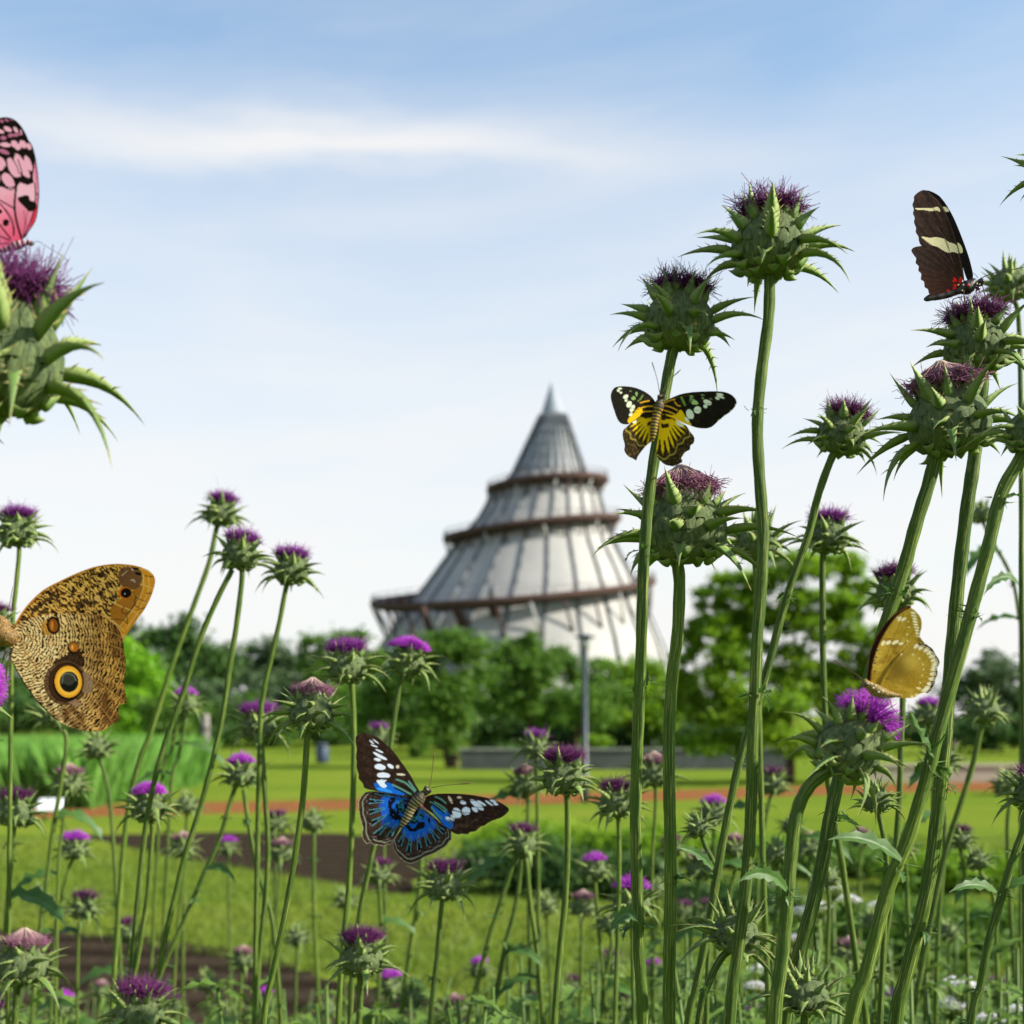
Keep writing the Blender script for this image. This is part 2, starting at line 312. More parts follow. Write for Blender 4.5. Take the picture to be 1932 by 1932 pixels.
# ------------------------------------------------------------------ tower
def tower():
    D = 252.; s = D/F
    M_panel, nt = newmat('tower_panel'); p = objc(nt)
    n = noise(nt, p, .22, 4, .6); n2 = noise(nt, p, 1.5, 4, .6)
    c = mixc(nt, ramp(nt, n, [(.35, 0.), (.7, 1.)]), (.325, .315, .30), (.265, .26, .255)); c = mixc(nt, mth(nt, 'MULTIPLY', n2, .25), c, (.40, .38, .36))
    finish(nt, c, .6, .3)
    M_up = simple('tower_upper_cladding', (.33, .34, .345), (.24, .25, .26), 1., .55); M_cap = simple('tower_cap_metal', (.27, .30, .34), (.23, .26, .30), .6, .55, .2)
    M_rib = simple('tower_rib', (.13, .14, .15), (.09, .10, .11), 1., .6); M_wood = simple('tower_ramp_timber', (.085, .052, .045), (.055, .034, .03), .8, .8, .1)
    M_rail = simple('tower_rail', (.14, .11, .10), (.10, .08, .07), 1., .7)
    M_strut = simple('tower_strut', (.45, .44, .43), (.3, .28, .27), 1., .6)
    ax = (1040-966)*s
    root = empty('spiral_tower', (ax, D, 0), 'tall white conical tower with brown spiral walkway winding up to a pointed metal tip', 'tower')
    def zz(y): return HC+(HOR-y)*s
    prof = [(1075, 1372, 350), (985, 1300, 305)]
    lv = [(722, 1040, 1), (781, 1044, 23), (897, 1036, 70), (935, 1030, 101), (980, 1023, 120), (1035, 1010, 154), (1110, 1002, 201), (1163, 992, 232), (1214, 985, 262), (1368, 972, 322)]
    def at(y):
        for a, b in zip(lv, lv[1:]):
            if a[0] <= y <= b[0]:
                t = (y-a[0])/(b[0]-a[0]); return (a[1]+(b[1]-a[1])*t, a[2]+(b[2]-a[2])*t)
        return lv[-1][1:]
    def ring_pts(y, n, extra=0., rr=None, cc=None, fz=None):
        c, r = at(y)
        if rr is not None: r = rr
        if cc is not None: c = cc
        out = []
        for k in range(n):
            a = 2*math.pi*k/n
            z = zz(y) if fz is None else HC+fz(a)*s
            out.append(Vector(((c-1040)*s+(r*s+extra)*math.cos(a), -(r*s+extra)*math.sin(a)*-1*-1, z)))
        return out
    def wall(name, ys, mat, n=72, smooth=True):
        mb = MB(); vs = []
        for y in ys: vs += ring_pts(y, n)
        fs = [(i*n+k, i*n+(k+1) % n, (i+1)*n+(k+1) % n, (i+1)*n+k) for i in range(len(ys)-1) for k in range(n)]
        mb.add(vs, fs); return mb.obj(name, mat, root)
    wall('tip', [722, 735, 750, 765, 781], M_cap); wall('upper_cone', [782, 820, 860, 897], M_up)
    wall('upper_wall', [897.5, 915, 935, 950, 965, 978], M_panel); wall('middle_wall', [978.5, 1000, 1035, 1070, 1095, 1122], M_panel); wall('lower_wall', [1122.5, 1150, 1163, 1214, 1300, 1368], M_panel)
    for y0, y1, n, wd in ((784, 897, 30, .16), (897, 978, 24, .26), (978, 1122, 24, .32), (1122, 1368, 24, .4)):
        for k in range(n):
            mb = MB(); a = 2*math.pi*(k+.5)/n; prev = None
            if math.sin(a) > .35: continue
            ys = [y0+(y1-y0)*i/5 for i in range(6)]
            for y in ys:
                c, r = at(y); q = Vector(((c-1040)*s+(r*s+.12)*math.cos(a), (r*s+.12)*math.sin(a), zz(y)))
                if prev is not None: mb.bar(prev, q, wd, .5)
                prev = q
            mb.obj('rib', M_rib, root)
    for nm, c, r, fz, bh in (('walkway', 1033, 113, lambda a: 431+10*math.cos(a), 15), ('walkway', 1004, 166, lambda a: 350+20*math.cos(a)+8*math.sin(a), 14), ('walkway', 968, 266, lambda a: 231+22*math.cos(a)+36*math.sin(a), 16)):
        n = 96; mb = MB(); vs = []
        for k in range(n):
            a = 2*math.pi*k/n; z = HC+fz(a)*s; bulge = 1+.13*max(0, -math.cos(a))**3
            ro = r*s; ri = (r-24)*s; h = bh*s/2*bulge; cx = (c-1040)*s; jj = .12*math.sin(a*40)
            for rr, dz in ((ro, -h*.6), (ro+.25+jj, h*.2), (ro+.1, h), (ri, h*.8), (ri, -h)):
                vs.append(Vector((cx+rr*math.cos(a), rr*math.sin(a), z+dz)))
        mb.add(vs, [(k*5+j, ((k+1) % n)*5+j, ((k+1) % n)*5+(j+1) % 5, k*5+(j+1) % 5) for k in range(n) for j in range(5)])
        wk = mb.obj(nm, M_wood, root)
        mr = MB()
        for k in range(n):
            a = 2*math.pi*k/n; b = 2*math.pi*(k+1)/n; cx = (c-1040)*s; h = bh*s/2+.9
            pa = Vector((cx+r*s*math.cos(a), r*s*math.sin(a), HC+fz(a)*s+h)); pb = Vector((cx+r*s*math.cos(b), r*s*math.sin(b), HC+fz(b)*s+h))
            mr.bar(pa, pb, .1, .1)
            if k % 2 == 0: mr.bar(pa, pa-Vector((0, 0, 1.0)), .12)
        mr.obj('railing', M_rail, wk)
        for k in range(28):
            a = 2*math.pi*(k+.5)/28
            if math.sin(a) > .3: continue
            cx = (c-1040)*s; z = HC+fz(a)*s-bh*s*.35; drop = 5.2 if r > 200 else 2.2
            pa = Vector((cx+(r-2)*s*math.cos(a), (r-2)*s*math.sin(a), z)); y = HOR-(z-drop-HC)/s; c2, r2 = at(y)
            pb = Vector(((c2-1040)*s+r2*s*math.cos(a), r2*s*math.sin(a), z-drop))
            m2 = MB(); m2.bar(pa, pb, .45 if r > 200 else .3); m2.obj('bracket', M_wood if k % 3 else M_strut, wk)
    # the mast on the lowest walkway, the wooden pier under it and the white legs of the walkway's far left end
    q = MB(); a = P(833/1.8748*.5952*0+930, 1112, 228.)-root.location; q.box(a.x-.7, a.x+.7, a.y-.7, a.y+.7, a.z-2.6, a.z+.3); q.bar(a, a+Vector((0, 0, 1.3)), .3); q.obj('ramp_mast', M_rib, root)
    for u0, u1, wd in ((932, 942, 1.6), (858, 878, 1.1), (797, 812, .8)):
        q = MB(); a = P(u0, 1146, 229.)-root.location; b = P(u1, 1192, 231.)-root.location; q.bar(a, b, wd, .8); q.obj('pier', M_wood, root)
    for (ua, va, ub, vb) in ((712, 1152, 742, 1200), (728, 1152, 746, 1190), (756, 1150, 735, 1200), (742, 1150, 752, 1180)):
        q = MB(); q.bar(P(ua, va, 248)-root.location, P(ub, vb, 249)-root.location, .45); q.obj('ramp_leg', M_strut, root)
    # darker window strip up the upper cone
    q = MB(); 
    for i in range(7):
        y = 795+i*13; c, r = at(y); a = R(-112-i*4); 
        pnt = lambda yy, aa: Vector(((at(yy)[0]-1040)*s+(at(yy)[1]*s+.2)*math.cos(aa), (at(yy)[1]*s+.2)*math.sin(aa), zz(yy)))
        q.add([pnt(y, a-.13), pnt(y, a+.16), pnt(y+10, a+.13), pnt(y+10, a-.16)], [(0, 1, 2, 3)])
    q.obj('window_strip', simple('tower_glass', (.36, .40, .44), (.25, .28, .3), .5, .2, .6), root)
tower()
# ------------------------------------------------------------------ leaf clouds, trees and shrubs
def leafcloud(name, clumps, n, size, mat, parent, seed, aspect=.6, shell=.55, kind=None, loc=None, zmin=None):
    """clumps: list of (centre, (rx,ry,rz)); many small leaf faces through each clump's volume"""
    rg = np.random.default_rng(seed)
    vol = np.array([c[1][0]*c[1][1]*c[1][2] for c in clumps])**.7; k = rg.choice(len(clumps), n, p=vol/vol.sum())
    C = np.array([tuple(c[0]) for c in clumps])[k]; RR = np.array([c[1] for c in clumps])[k]
    d = rg.normal(size=(n, 3)); d /= np.linalg.norm(d, axis=1)[:, None]
    r = .18+.52*np.abs(rg.normal(size=n))+.25*rg.random(n)
    pos = C+d*RR*r[:, None]
    if zmin is not None: pos[:, 2] = np.maximum(pos[:, 2], zmin+rg.random(n)*size)
    nrm = d*.5+rg.normal(size=(n, 3))*.7+np.array([0, 0, .5]); nrm /= np.linalg.norm(nrm, axis=1)[:, None]
    a = np.cross(nrm, rg.normal(size=(n, 3))); a /= np.linalg.norm(a, axis=1)[:, None]; b = np.cross(nrm, a)
    sz = size*(.6+.8*rg.random(n))[:, None]; a = a*sz; b = b*sz*aspect
    v = np.stack([pos-a*.5, pos+b*.5+nrm*sz*.12, pos+a*.5, pos-b*.5+nrm*sz*.12], 1).reshape(-1, 3)
    cl = rg.random(len(clumps))[k]; t = np.clip(.55*rg.random(n)+.45*cl, 0, 1)
    me = bpy.data.meshes.new(name); me.vertices.add(4*n); me.vertices.foreach_set('co', v.astype('f').ravel())
    me.loops.add(4*n); me.loops.foreach_set('vertex_index', np.arange(4*n, dtype='i'))
    me.polygons.add(n); me.polygons.foreach_set('loop_start', np.arange(0, 4*n, 4, dtype='i')); me.polygons.foreach_set('loop_total', np.full(n, 4, 'i'))
    at_ = me.attributes.new('t', 'FLOAT', 'POINT'); at_.data.foreach_set('value', np.repeat(t, 4).astype('f'))
    me.materials.append(mat); me.update(calc_edges=True); o = link(name, me, parent)
    if loc is not None: o.location = loc
    return o
def tree(name, base, blobs, trunk, n, size, mat, seed, label, sub=9, cl=.42, group=None, cat='tree', stems=1, shell=.35):
    """blobs: crown masses (dx, dy, z, rx, ry, rz) in metres from the base"""
    rr = random.Random(seed); root = empty(name, base, label, cat, group); clumps = []
    for (dx, dy, z, rx, ry, rz) in blobs:
        for i in range(sub):
            d = Vector((rr.gauss(0, 1), rr.gauss(0, 1), rr.gauss(0, 1))).normalized()*rr.uniform(.35, .98)
            k = rr.uniform(.7, 1.35)*cl*1.25
            clumps.append(((dx+d.x*rx, dy+d.y*ry, z+d.z*rz), (rx*k, ry*k, rz*k*.72)))
    leafcloud('crown', clumps, n, size, mat, root, seed, shell=shell, zmin=.02)
    if trunk:
        h, r = trunk; mb = MB()
        for s_ in range(stems):
            lean = Vector((rr.uniform(-.25, .25), rr.uniform(-.2, .2), 1))*h if stems > 1 else Vector((rr.uniform(-.06, .06), 0, 1))*h
            b0 = Vector((rr.uniform(-.15, .15)*(stems > 1), rr.uniform(-.1, .1)*(stems > 1), -.05))
            pts = catmull([b0, b0+lean*.35+Vector((rr.uniform(-.05, .05), 0, 0)), b0+lean*.7, b0+lean], 4)
            rs = [r*(1.25-.75*i/(len(pts)-1)) for i in range(len(pts))]; mb.tube(pts, rs, 9)
            for j in range(5 if stems == 1 else 2):
                q = rr.choice(clumps)[0]; st = pts[rr.randint(len(pts)//2, len(pts)-1)]
                q = Vector(q); md = st.lerp(q, .5)+Vector((0, 0, .1*h)); lp = catmull([st, md, q], 4)
                mb.tube(lp, [r*.5*(1-.85*i/(len(lp)-1)) for i in range(len(lp))], 6)
        mb.obj('trunk', M_bark, root)
    return root
def TB(u, v, d, us, vs_, ds=None):      # blob seen at (u,v) at distance d with half sizes in photo px
    k = d/F; p = P(u, v, d); return (p.x, p.z, us*k, (ds or us)*k, vs_*k)
def ptree(name, d, ub, blobs, **kw):
    """blobs in photo px: (u, v, ru, rv)"""
    bx = (ub-966)/F*d; out = []
    for i, (u, v, ru, rv) in enumerate(blobs):
        x, z, rx, ry, rz = TB(u, v, d, ru, rv); out.append((x-bx, (.3*ry if i % 2 else -.3*ry), z, rx, ry*.9, rz))
    return tree(name, (bx, d, 0), out, **kw)
TG = 'trees beyond the lawn'
# far wood behind everything, then individual trees from far to near
ptree('broadleaf_tree', 120, 300, [(230, 1225, 60, 60), (310, 1215, 60, 55), (370, 1235, 50, 55), (270, 1290, 110, 60), (400, 1290, 60, 60)], trunk=(3.2, .35), n=9000, size=.55, mat=M_foldark, seed=11, label='dark green broad tree rising behind the brown patterned butterfly', group=TG)
ptree('broadleaf_tree', 130, 500, [(440, 1265, 50, 45), (500, 1245, 45, 45), (540, 1270, 50, 45), (470, 1310, 90, 45), (560, 1310, 50, 45)], trunk=(3, .3), n=8000, size=.55, mat=M_folgrey, seed=12, label='dull olive far tree between the three tilted thistles and the tower', group=TG)
ptree('broadleaf_tree', 75, 630, [(600, 1225, 35, 32), (660, 1212, 42, 32), (620, 1270, 60, 40), (690, 1262, 40, 35), (640, 1320, 70, 40)], trunk=(2.2, .2), n=6000, size=.3, mat=M_fol, seed=13, label='loose green tree just left of the tower foot', group=TG)
ptree('broadleaf_tree', 150, 60, [(20, 1215, 60, 40), (90, 1225, 60, 40), (160, 1235, 55, 50), (80, 1290, 130, 60)], trunk=(3, .3), n=7000, size=.7, mat=M_foldark, seed=14, label='far dark tree at the left edge behind the brown butterfly', group=TG)
ptree('broadleaf_tree', 70, 255, [(245, 1245, 45, 45), (275, 1280, 40, 45), (230, 1330, 55, 50), (280, 1350, 45, 45), (250, 1385, 50, 30)], trunk=(1.2, .12), n=9000, size=.22, mat=M_follime, seed=15, label='bright lime green small tree beside the brown patterned butterfly', group=TG)
ptree('round_shrub', 90, 60, [(60, 1350, 90, 35), (140, 1355, 70, 35), (10, 1350, 60, 40)], trunk=None, n=6000, size=.3, mat=M_foldark, seed=16, label='dark green shrub behind the tall grass at the left edge', cat='shrub')
for i, (u, hh, lb) in enumerate(((330, 1330, 'dark shrub under the left trees beside the grey post'), (420, 1340, 'low dark shrub right of the grey post at the lawn edge'), (500, 1335, 'brownish green shrub behind the withered left thistle'), (575, 1330, 'dark shrub left of the multi stemmed tree'), (650, 1335, 'dark shrub beside the multi stemmed tree trunk'))):
    ptree('round_shrub', 66+i*2, u, [(u-25, hh+15, 45, 40), (u+25, hh+25, 45, 35), (u, hh+45, 55, 30)], trunk=None, n=3500, size=.22, mat=M_foldark if i % 2 else M_fol, seed=20+i, label=lb, cat='shrub')
ptree('multi_stemmed_tree', 43, 850, [(850, 1212, 55, 30), (800, 1235, 60, 35), (880, 1250, 55, 45), (780, 1285, 60, 45), (850, 1310, 70, 50), (730, 1300, 50, 50), (860, 1370, 42, 45), (720, 1350, 50, 30)], trunk=(1.7, .075), stems=7, n=15000, size=.15, mat=M_fol, seed=31, label='leafy green tree with a bundle of thin stems behind the blue butterfly', group=TG, sub=8)
ptree('broadleaf_tree', 52, 1000, [(975, 1215, 35, 30), (940, 1270, 55, 45), (1000, 1255, 50, 45), (960, 1330, 65, 45), (1030, 1320, 50, 50)], trunk=(1.6, .12), n=12000, size=.17, mat=M_fol, seed=32, label='green tree in front of the tower left of the lamp post', group=TG)
ptree('broadleaf_tree', 54, 1090, [(1060, 1245, 45, 30), (1110, 1262, 50, 40), (1080, 1320, 65, 45), (1140, 1315, 45, 45)], trunk=(1.6, .12), n=10000, size=.17, mat=M_fol, seed=33, label='green tree in front of the tower just behind the lamp post', group=TG)
ptree('broadleaf_tree', 56, 1200, [(1170, 1275, 45, 35), (1220, 1275, 45, 40), (1190, 1330, 60, 45), (1260, 1320, 45, 50)], trunk=(1.5, .12), n=9000, size=.18, mat=M_folfresh, seed=34, label='green tree in front of the tower right of the lamp post', group=TG)
for i, (u, v, m_, lb) in enumerate(((760, 1330, M_fol, 'broad bush behind the multi stemmed tree, to its left'), (900, 1345, M_foldark, 'dark bush between the multi stemmed tree and the grey wall'), (1010, 1365, M_foldark, 'dark bush right behind the grey wall, middle'), (1240, 1360, M_foldark, 'dark bush behind the wall beneath the tower right side'), (1390, 1390, M_foldark, 'dark bush behind the wall under the large fresh green tree'), (620, 1330, M_folgrey, 'olive bush in the gap left of the double violet thistle'), (440, 1320, M_folgrey, 'olive bush behind the three leaning stems'))):
    ptree('broad_bush', 62+i*3, u, [(u-45, v-5, 50, 40), (u+35, v, 55, 42), (u-60, v+40, 50, 30), (u+50, v+42, 50, 30), (u, v+50, 60, 30)], trunk=None, n=7000, size=.24, mat=m_, seed=80+i, label=lb, cat='shrub')
ptree('conical_shrub', 44, 785, [(785, 1385, 15, 20), (786, 1410, 20, 25)], trunk=None, n=2500, size=.1, mat=M_fol, seed=35, label='small cone shaped evergreen left of the multi stemmed tree', cat='shrub')
ptree('small_shrub', 43, 1118, [(1118, 1405, 25, 18)], trunk=None, n=1200, size=.1, mat=M_folfresh, seed=36, label='small bright bush in front of the grey wall beside the lamp post', cat='shrub')
ptree('broadleaf_tree', 33, 1490, [(1480, 1075, 75, 40), (1580, 1070, 60, 38), (1400, 1110, 55, 45), (1350, 1120, 45, 35), (1345, 1190, 50, 50), (1620, 1120, 50, 50), (1530, 1140, 80, 50), (1440, 1180, 80, 55), (1620, 1200, 55, 50), (1540, 1260, 90, 60), (1380, 1270, 80, 60), (1320, 1330, 60, 50), (1450, 1340, 100, 60), (1600, 1320, 80, 60), (1300, 1215, 38, 45), (1295, 1300, 40, 55), (1660, 1270, 45, 60), (1560, 1180, 60, 45), (1350, 1400, 70, 35), (1560, 1395, 90, 45), (1660, 1380, 50, 40)], trunk=(2.4, .1), n=56000, size=.13, mat=M_folfresh, seed=41, label='large fresh green tree filling the space behind the right thistles', group=TG, sub=11, cl=.30)
ptree('broadleaf_tree', 85, 1870, [(1860, 1262, 50, 35), (1910, 1280, 50, 40), (1830, 1310, 50, 50), (1900, 1340, 70, 60), (1960, 1330, 60, 70), (1790, 1370, 50, 40)], trunk=(2, .3), n=12000, size=.3, mat=M_folgrey, seed=42, label='rounded dark tree at the right edge behind the thistle stems', group=TG)
for i, (u, lb) in enumerate(((1000, 'dark hedge block behind the grey wall left part'), (1160, 'dark hedge block behind the grey wall by the lamp post'), (1320, 'dark hedge block under the large green tree'), (1700, 'dark hedge block behind the beige wall'), (1890, 'dark hedge block at the right edge behind the beige wall'))):
    ptree('clipped_hedge', 58, u, [(u-50, 1375, 55, 38), (u+10, 1380, 55, 36), (u+60, 1378, 50, 38)], trunk=None, n=5000, size=.2, mat=M_foldark, seed=50+i, label=lb, cat='hedge')
# tall grass mound at left
def grass(name, n, region, h, wd, mat, seed, kind='stuff', lean=.3):
    rg = np.random.default_rng(seed); x, y = region(rg, n); hh = h*(.5+.8*rg.random(n)); th = rg.random(n)*np.pi*2
    dx = np.cos(th)*wd; dy = np.sin(th)*wd; lx = rg.normal(size=n)*lean*hh; ly = rg.normal(size=n)*lean*hh
    z0 = np.zeros(n)
    v = np.stack([np.stack([x-dx, y-dy, z0], 1), np.stack([x+dx, y+dy, z0], 1), np.stack([x+dx*.6+lx*.4, y+dy*.6+ly*.4, hh*.6], 1), np.stack([x+lx, y+ly, hh], 1)], 1).reshape(-1, 3)
    me = bpy.data.meshes.new(name); me.vertices.add(4*n); me.vertices.foreach_set('co', v.astype('f').ravel())
    me.loops.add(4*n); me.loops.foreach_set('vertex_index', np.arange(4*n, dtype='i'))
    me.polygons.add(n); me.polygons.foreach_set('loop_start', np.arange(0, 4*n, 4, dtype='i')); me.polygons.foreach_set('loop_total', np.full(n, 4, 'i'))
    a = me.attributes.new('t', 'FLOAT', 'POINT'); a.data.foreach_set('value', np.repeat(rg.random(n), 4).astype('f'))
    me.materials.append(mat); me.update(calc_edges=True); o = link(name, me)
    return o
M_tall = foliage('tall_grass_blades', (.10, .24, .03), (.15, .33, .05), (.22, .42, .09), sc=.5)
M_blade = foliage('lawn_blades', (.07, .12, .01), (.12, .175, .018), (.20, .24, .04), sc=.4)
o = grass('tall_grass', 26000, lambda rg, n: ((rg.random(n)**1.2*-4.3-7.2), 24+rg.random(n)*9), .95, .012, M_tall, 5, lean=.2)
tag(o, 'tall soft light green grass clump at the left edge', 'grass', kind='stuff')
def nearlawn(rg, n):
    d = 6.5+rg.random(n)**1.5*12; return (rg.random(n)-.5)*d*.85, d
def outbed(x, y):
    v = HOR+HC*F/y; u = 966+x*F/y; return ~((v > 1757+np.maximum(u-90, 0)*.16) & (u < 1000)) & ~((u > 150) & (u < 790) & (v > 1574) & (v < 1600+np.maximum(u-250, 0)*.18))
def nl2(rg, n):
    x, y = nearlawn(rg, n*2); k = outbed(x, y); x = x[k]; y = y[k]
    while len(x) < n: x = np.concatenate([x, x]); y = np.concatenate([y, y+.01])
    return x[:n], y[:n]
o = grass('lawn_grass', 60000, nl2, .05, .004, M_blade, 6, lean=.5); tag(o, 'short mown grass blades of the lawn in front', 'grass', kind='stuff')
# low shrubs on the lawn at mid distance
def shrub(u, vb, ru, vt, n, size, mat, seed, label, dd=1.):
    p = G(u, vb); k = p.y/F; h = HC-(vt-HOR)*k*1.08; root = empty('low_shrub', (p.x, p.y+ru*k*.5*dd, 0), label, 'shrub', 'low shrubs on the lawn')
    rr = random.Random(seed); cl = []
    for i in range(26):
        a = rr.uniform(0, 6.28); q = rr.random()**.5; cl.append(((math.cos(a)*ru*k*q*.85, math.sin(a)*ru*k*q*.45*dd, h*(.3+.5*rr.random()*(1-q*.4))), (ru*k*.3, ru*k*.3, h*.26)))
    leafcloud('foliage', cl, n, size, mat, root, seed, zmin=.01); 
    mb = MB()
    for i in range(9):
        c = cl[i*2][0]; mb.tube(catmull([(c[0]*.3, c[1]*.3, -.02), (c[0]*.6, c[1]*.6, c[2]*.6), c], 3), [.012]*6+[.006], 5)
    mb.obj('stems', M_bark, root)
shrub(985, 1690, 130, 1565, 9000, .07, M_foldark, 61, 'dark green low shrub right of the blue butterfly')
shrub(1150, 1700, 120, 1590, 8000, .07, M_foldark, 62, 'dark green low shrub left of the long green stems')
shrub(1010, 1640, 150, 1535, 9000, .06, M_folfresh, 63, 'bright green low shrub behind the dark one beside the blue butterfly')
shrub(1230, 1640, 130, 1545, 8000, .06, M_folfresh, 64, 'bright green low shrub behind the paired tall stems')
shrub(1420, 1640, 130, 1560, 8000, .06, M_folfresh, 65, 'bright green low shrub behind the paler magenta thistle')
shrub(1400, 1760, 130, 1640, 8000, .05, M_foldark, 66, 'dark low shrub behind the tall right stems')
shrub(1620, 1660, 130, 1570, 8000, .06, M_fol, 67, 'green low shrub left of the far right stems')
shrub(1830, 1690, 150, 1590, 10000, .06, M_folfresh, 68, 'bright green low shrub near the right edge')
shrub(1820, 1840, 170, 1660, 10000, .05, M_fol, 69, 'mid green low shrub at the lower right')
shrub(1600, 1800, 120, 1680, 8000, .05, M_fol, 70, 'mid green low shrub behind the white flower clusters')
# ------------------------------------------------------------------ walls, lamp and other small things far off
def pslab(name, u0, u1, vb, vt, th, mat, label, cat, capmat=None):
    a = G(u0, vb); b = G(u1, vb); d = a.y; h = HC-(vt-HOR)*d/F; root = empty(name, ((a.x+b.x)/2, d+th/2, 0), label, cat)
    w2 = (b.x-a.x)/2; mb = MB(); mb.box(-w2, w2, -th/2, th/2, -.05, h-.06); mb.obj('wall_face', mat, root, False)
    mb = MB(); mb.box(-w2-.03, w2+.03, -th/2-.04, th/2+.04, h-.06+.001, h); mb.obj('coping', capmat or mat, root, False)
M_conc = simple('grey_concrete', (.10, .11, .105), (.055, .062, .06), 2.5, .85, .1, .3); M_cop = simple('coping', (.26, .27, .24), (.16, .18, .13), 3, .85)
M_beige = simple('beige_plaster', (.42, .37, .29), (.34, .30, .23), 1.5, .85)
pslab('garden_wall', 868, 1500, 1452, 1412, .35, M_conc, 'low grey concrete wall behind the lawn beneath the green trees', 'wall', M_cop)
pslab('garden_wall', 1560, 2300, 1476, 1442, .35, M_beige, 'low beige wall beyond the lawn at the right', 'wall')
M_dk = simple('lamp_metal', (.045, .06, .07), (.03, .04, .05), 5, .4, .5); M_glass = simple('lamp_glass', (.35, .38, .38), (.3, .33, .33), 3, .2, .5)
d = 25.8; root = empty('street_lamp', ((1104-966)/F*d, d, 0), 'slim dark lamp post with a flat round cap in front of the tower', 'street lamp')
top = HC+(HOR-1197)*d/F; mb = MB(); mb.tube([(0, 0, 0), (0, 0, .5), (0, 0, .52), (0, 0, top-.25)], [.07, .065, .048, .042], 12); mb.obj('pole', M_dk, root)
mb = MB(); mb.lathe([(.02, -.02), (.2, 0), (.2, .025), (.06, .06), (.01, .07)], (0, 0, top-.06)); mb.obj('cap', M_dk, root)
mb = MB(); mb.lathe([(.05, 0), (.09, .02), (.1, .17), (.085, .18)], (0, 0, top-.26), 16); mb.obj('lantern', M_glass, root)
mb = MB(); p = G(388, 1440); root = empty('wooden_post', (p.x, p.y, 0), 'weathered grey post at the far edge of the lawn on the left', 'post')
mb.tube([(0, 0, -.05), (0, 0, .8), (0, 0, 1.62), (0, 0, 1.66)], [.16, .14, .13, .08], 10); mb.obj('shaft', simple('grey_wood', (.25, .23, .21), (.16, .14, .13), 6, .8), root)
mb = MB(); mb.box(-.15, .15, -.15, .15, 1.15, 1.2); mb.obj('band', M_dk, root, False)
p = G(608, 1442); root = empty('litter_bin', (p.x, p.y, 0), 'small dark blue litter bin far off on the lawn', 'bin')
mb = MB(); mb.lathe([(.19, 0), (.21, .05), (.21, .5), (.16, .56)], (0, 0, .05), 14); mb.obj('bin_body', simple('blue_metal', (.05, .07, .12), (.03, .05, .09), 4, .5), root)
mb = MB(); mb.lathe([(.22, 0), (.22, .04), (.1, .08)], (0, 0, .62), 14); mb.obj('lid', M_dk, root)
p = G(96, 1548); root = empty('lawn_sign', (p.x, p.y, 0), 'small white panel on a short leg at the edge of the clay path', 'sign')
mb = MB(); mb.bar((-.1, 0, 0), (-.1, 0, .2), .03); mb.bar((.12, 0, 0), (.12, 0, .2), .03); mb.obj('leg', M_dk, root)
mb = MB(); w3 = 24*p.y/F; mb.add([(-w3, -.12, .17), (w3, -.12, .17), (w3, .1, .33), (-w3, .1, .33), (-w3, -.1, .14), (w3, -.1, .14), (w3, .12, .30), (-w3, .12, .30)], [(0, 1, 2, 3), (7, 6, 5, 4), (0, 4, 5, 1), (1, 5, 6, 2), (2, 6, 7, 3), (3, 7, 4, 0)]); mb.obj('panel', simple('white_panel', (.75, .76, .77), (.68, .7, .72), 3, .4), root, False)
p = G(1925, 1500); root = empty('planter_box', (p.x, p.y, 0), 'dark brown wooden box at the right edge by the clay path', 'planter')
mb = MB(); mb.box(-.45, .6, -.25, .25, 0, .26); mb.obj('box_side', simple('brown_wood', (.07, .035, .025), (.045, .022, .016), 8, .8), root, False)
mb = MB(); mb.box(-.48, .63, -.28, .28, .262, .30); mb.obj('rim', simple('brown_rim', (.12, .06, .045), (.08, .04, .03), 8, .8), root, False)
def car():
    d = 64; root = empty('parked_car', ((1150-966)/F*d, d, 0), 'white car parked far behind the grey wall beside the lamp post', 'car')
    Mw = simple('car_paint', (.8, .81, .83), (.76, .77, .79), 1, .25, .6); Mg = simple('car_glass', (.05, .06, .07), (.04, .05, .06), 1, .1, .6)
    prof = [(-2.1, .3), (-2.15, .6), (-2.0, .85), (-1.3, .95), (-.7, 1.38), (.6, 1.42), (1.5, .98), (2.05, .9), (2.12, .55), (2.1, .3)]
    mb = MB(); n = len(prof); mb.add([(x, -.85, z) for x, z in prof]+[(x, .85, z) for x, z in prof], [tuple(range(n))[::-1], tuple(range(n, 2*n))]+[(i, (i+1) % n, n+(i+1) % n, n+i) for i in range(n)]); mb.obj('body', Mw, root, False)
    for xs in ([(-1.15, .97), (-.62, 1.3), (-.05, 1.33), (-.05, .97)], [(.03, .97), (.03, 1.33), (.55, 1.34), (1.25, .99)]):
        mb = MB(); mb.add([(x, -.856, z) for x, z in xs], [(0, 1, 2, 3)]); mb.obj('window', Mg, root, False)
    for x in (-1.35, 1.35):
        for y in (-.8, .8):
            mb = MB(); mb.tube([(x, y-.1, .32), (x, y+.1, .32)], .32, 18); wh = mb.obj('wheel', Mg, root)
            mb = MB(); mb.tube([(x, y-.115, .32), (x, y-.1, .32)], .18, 14); mb.obj('rim', M_glass, wh)
car()
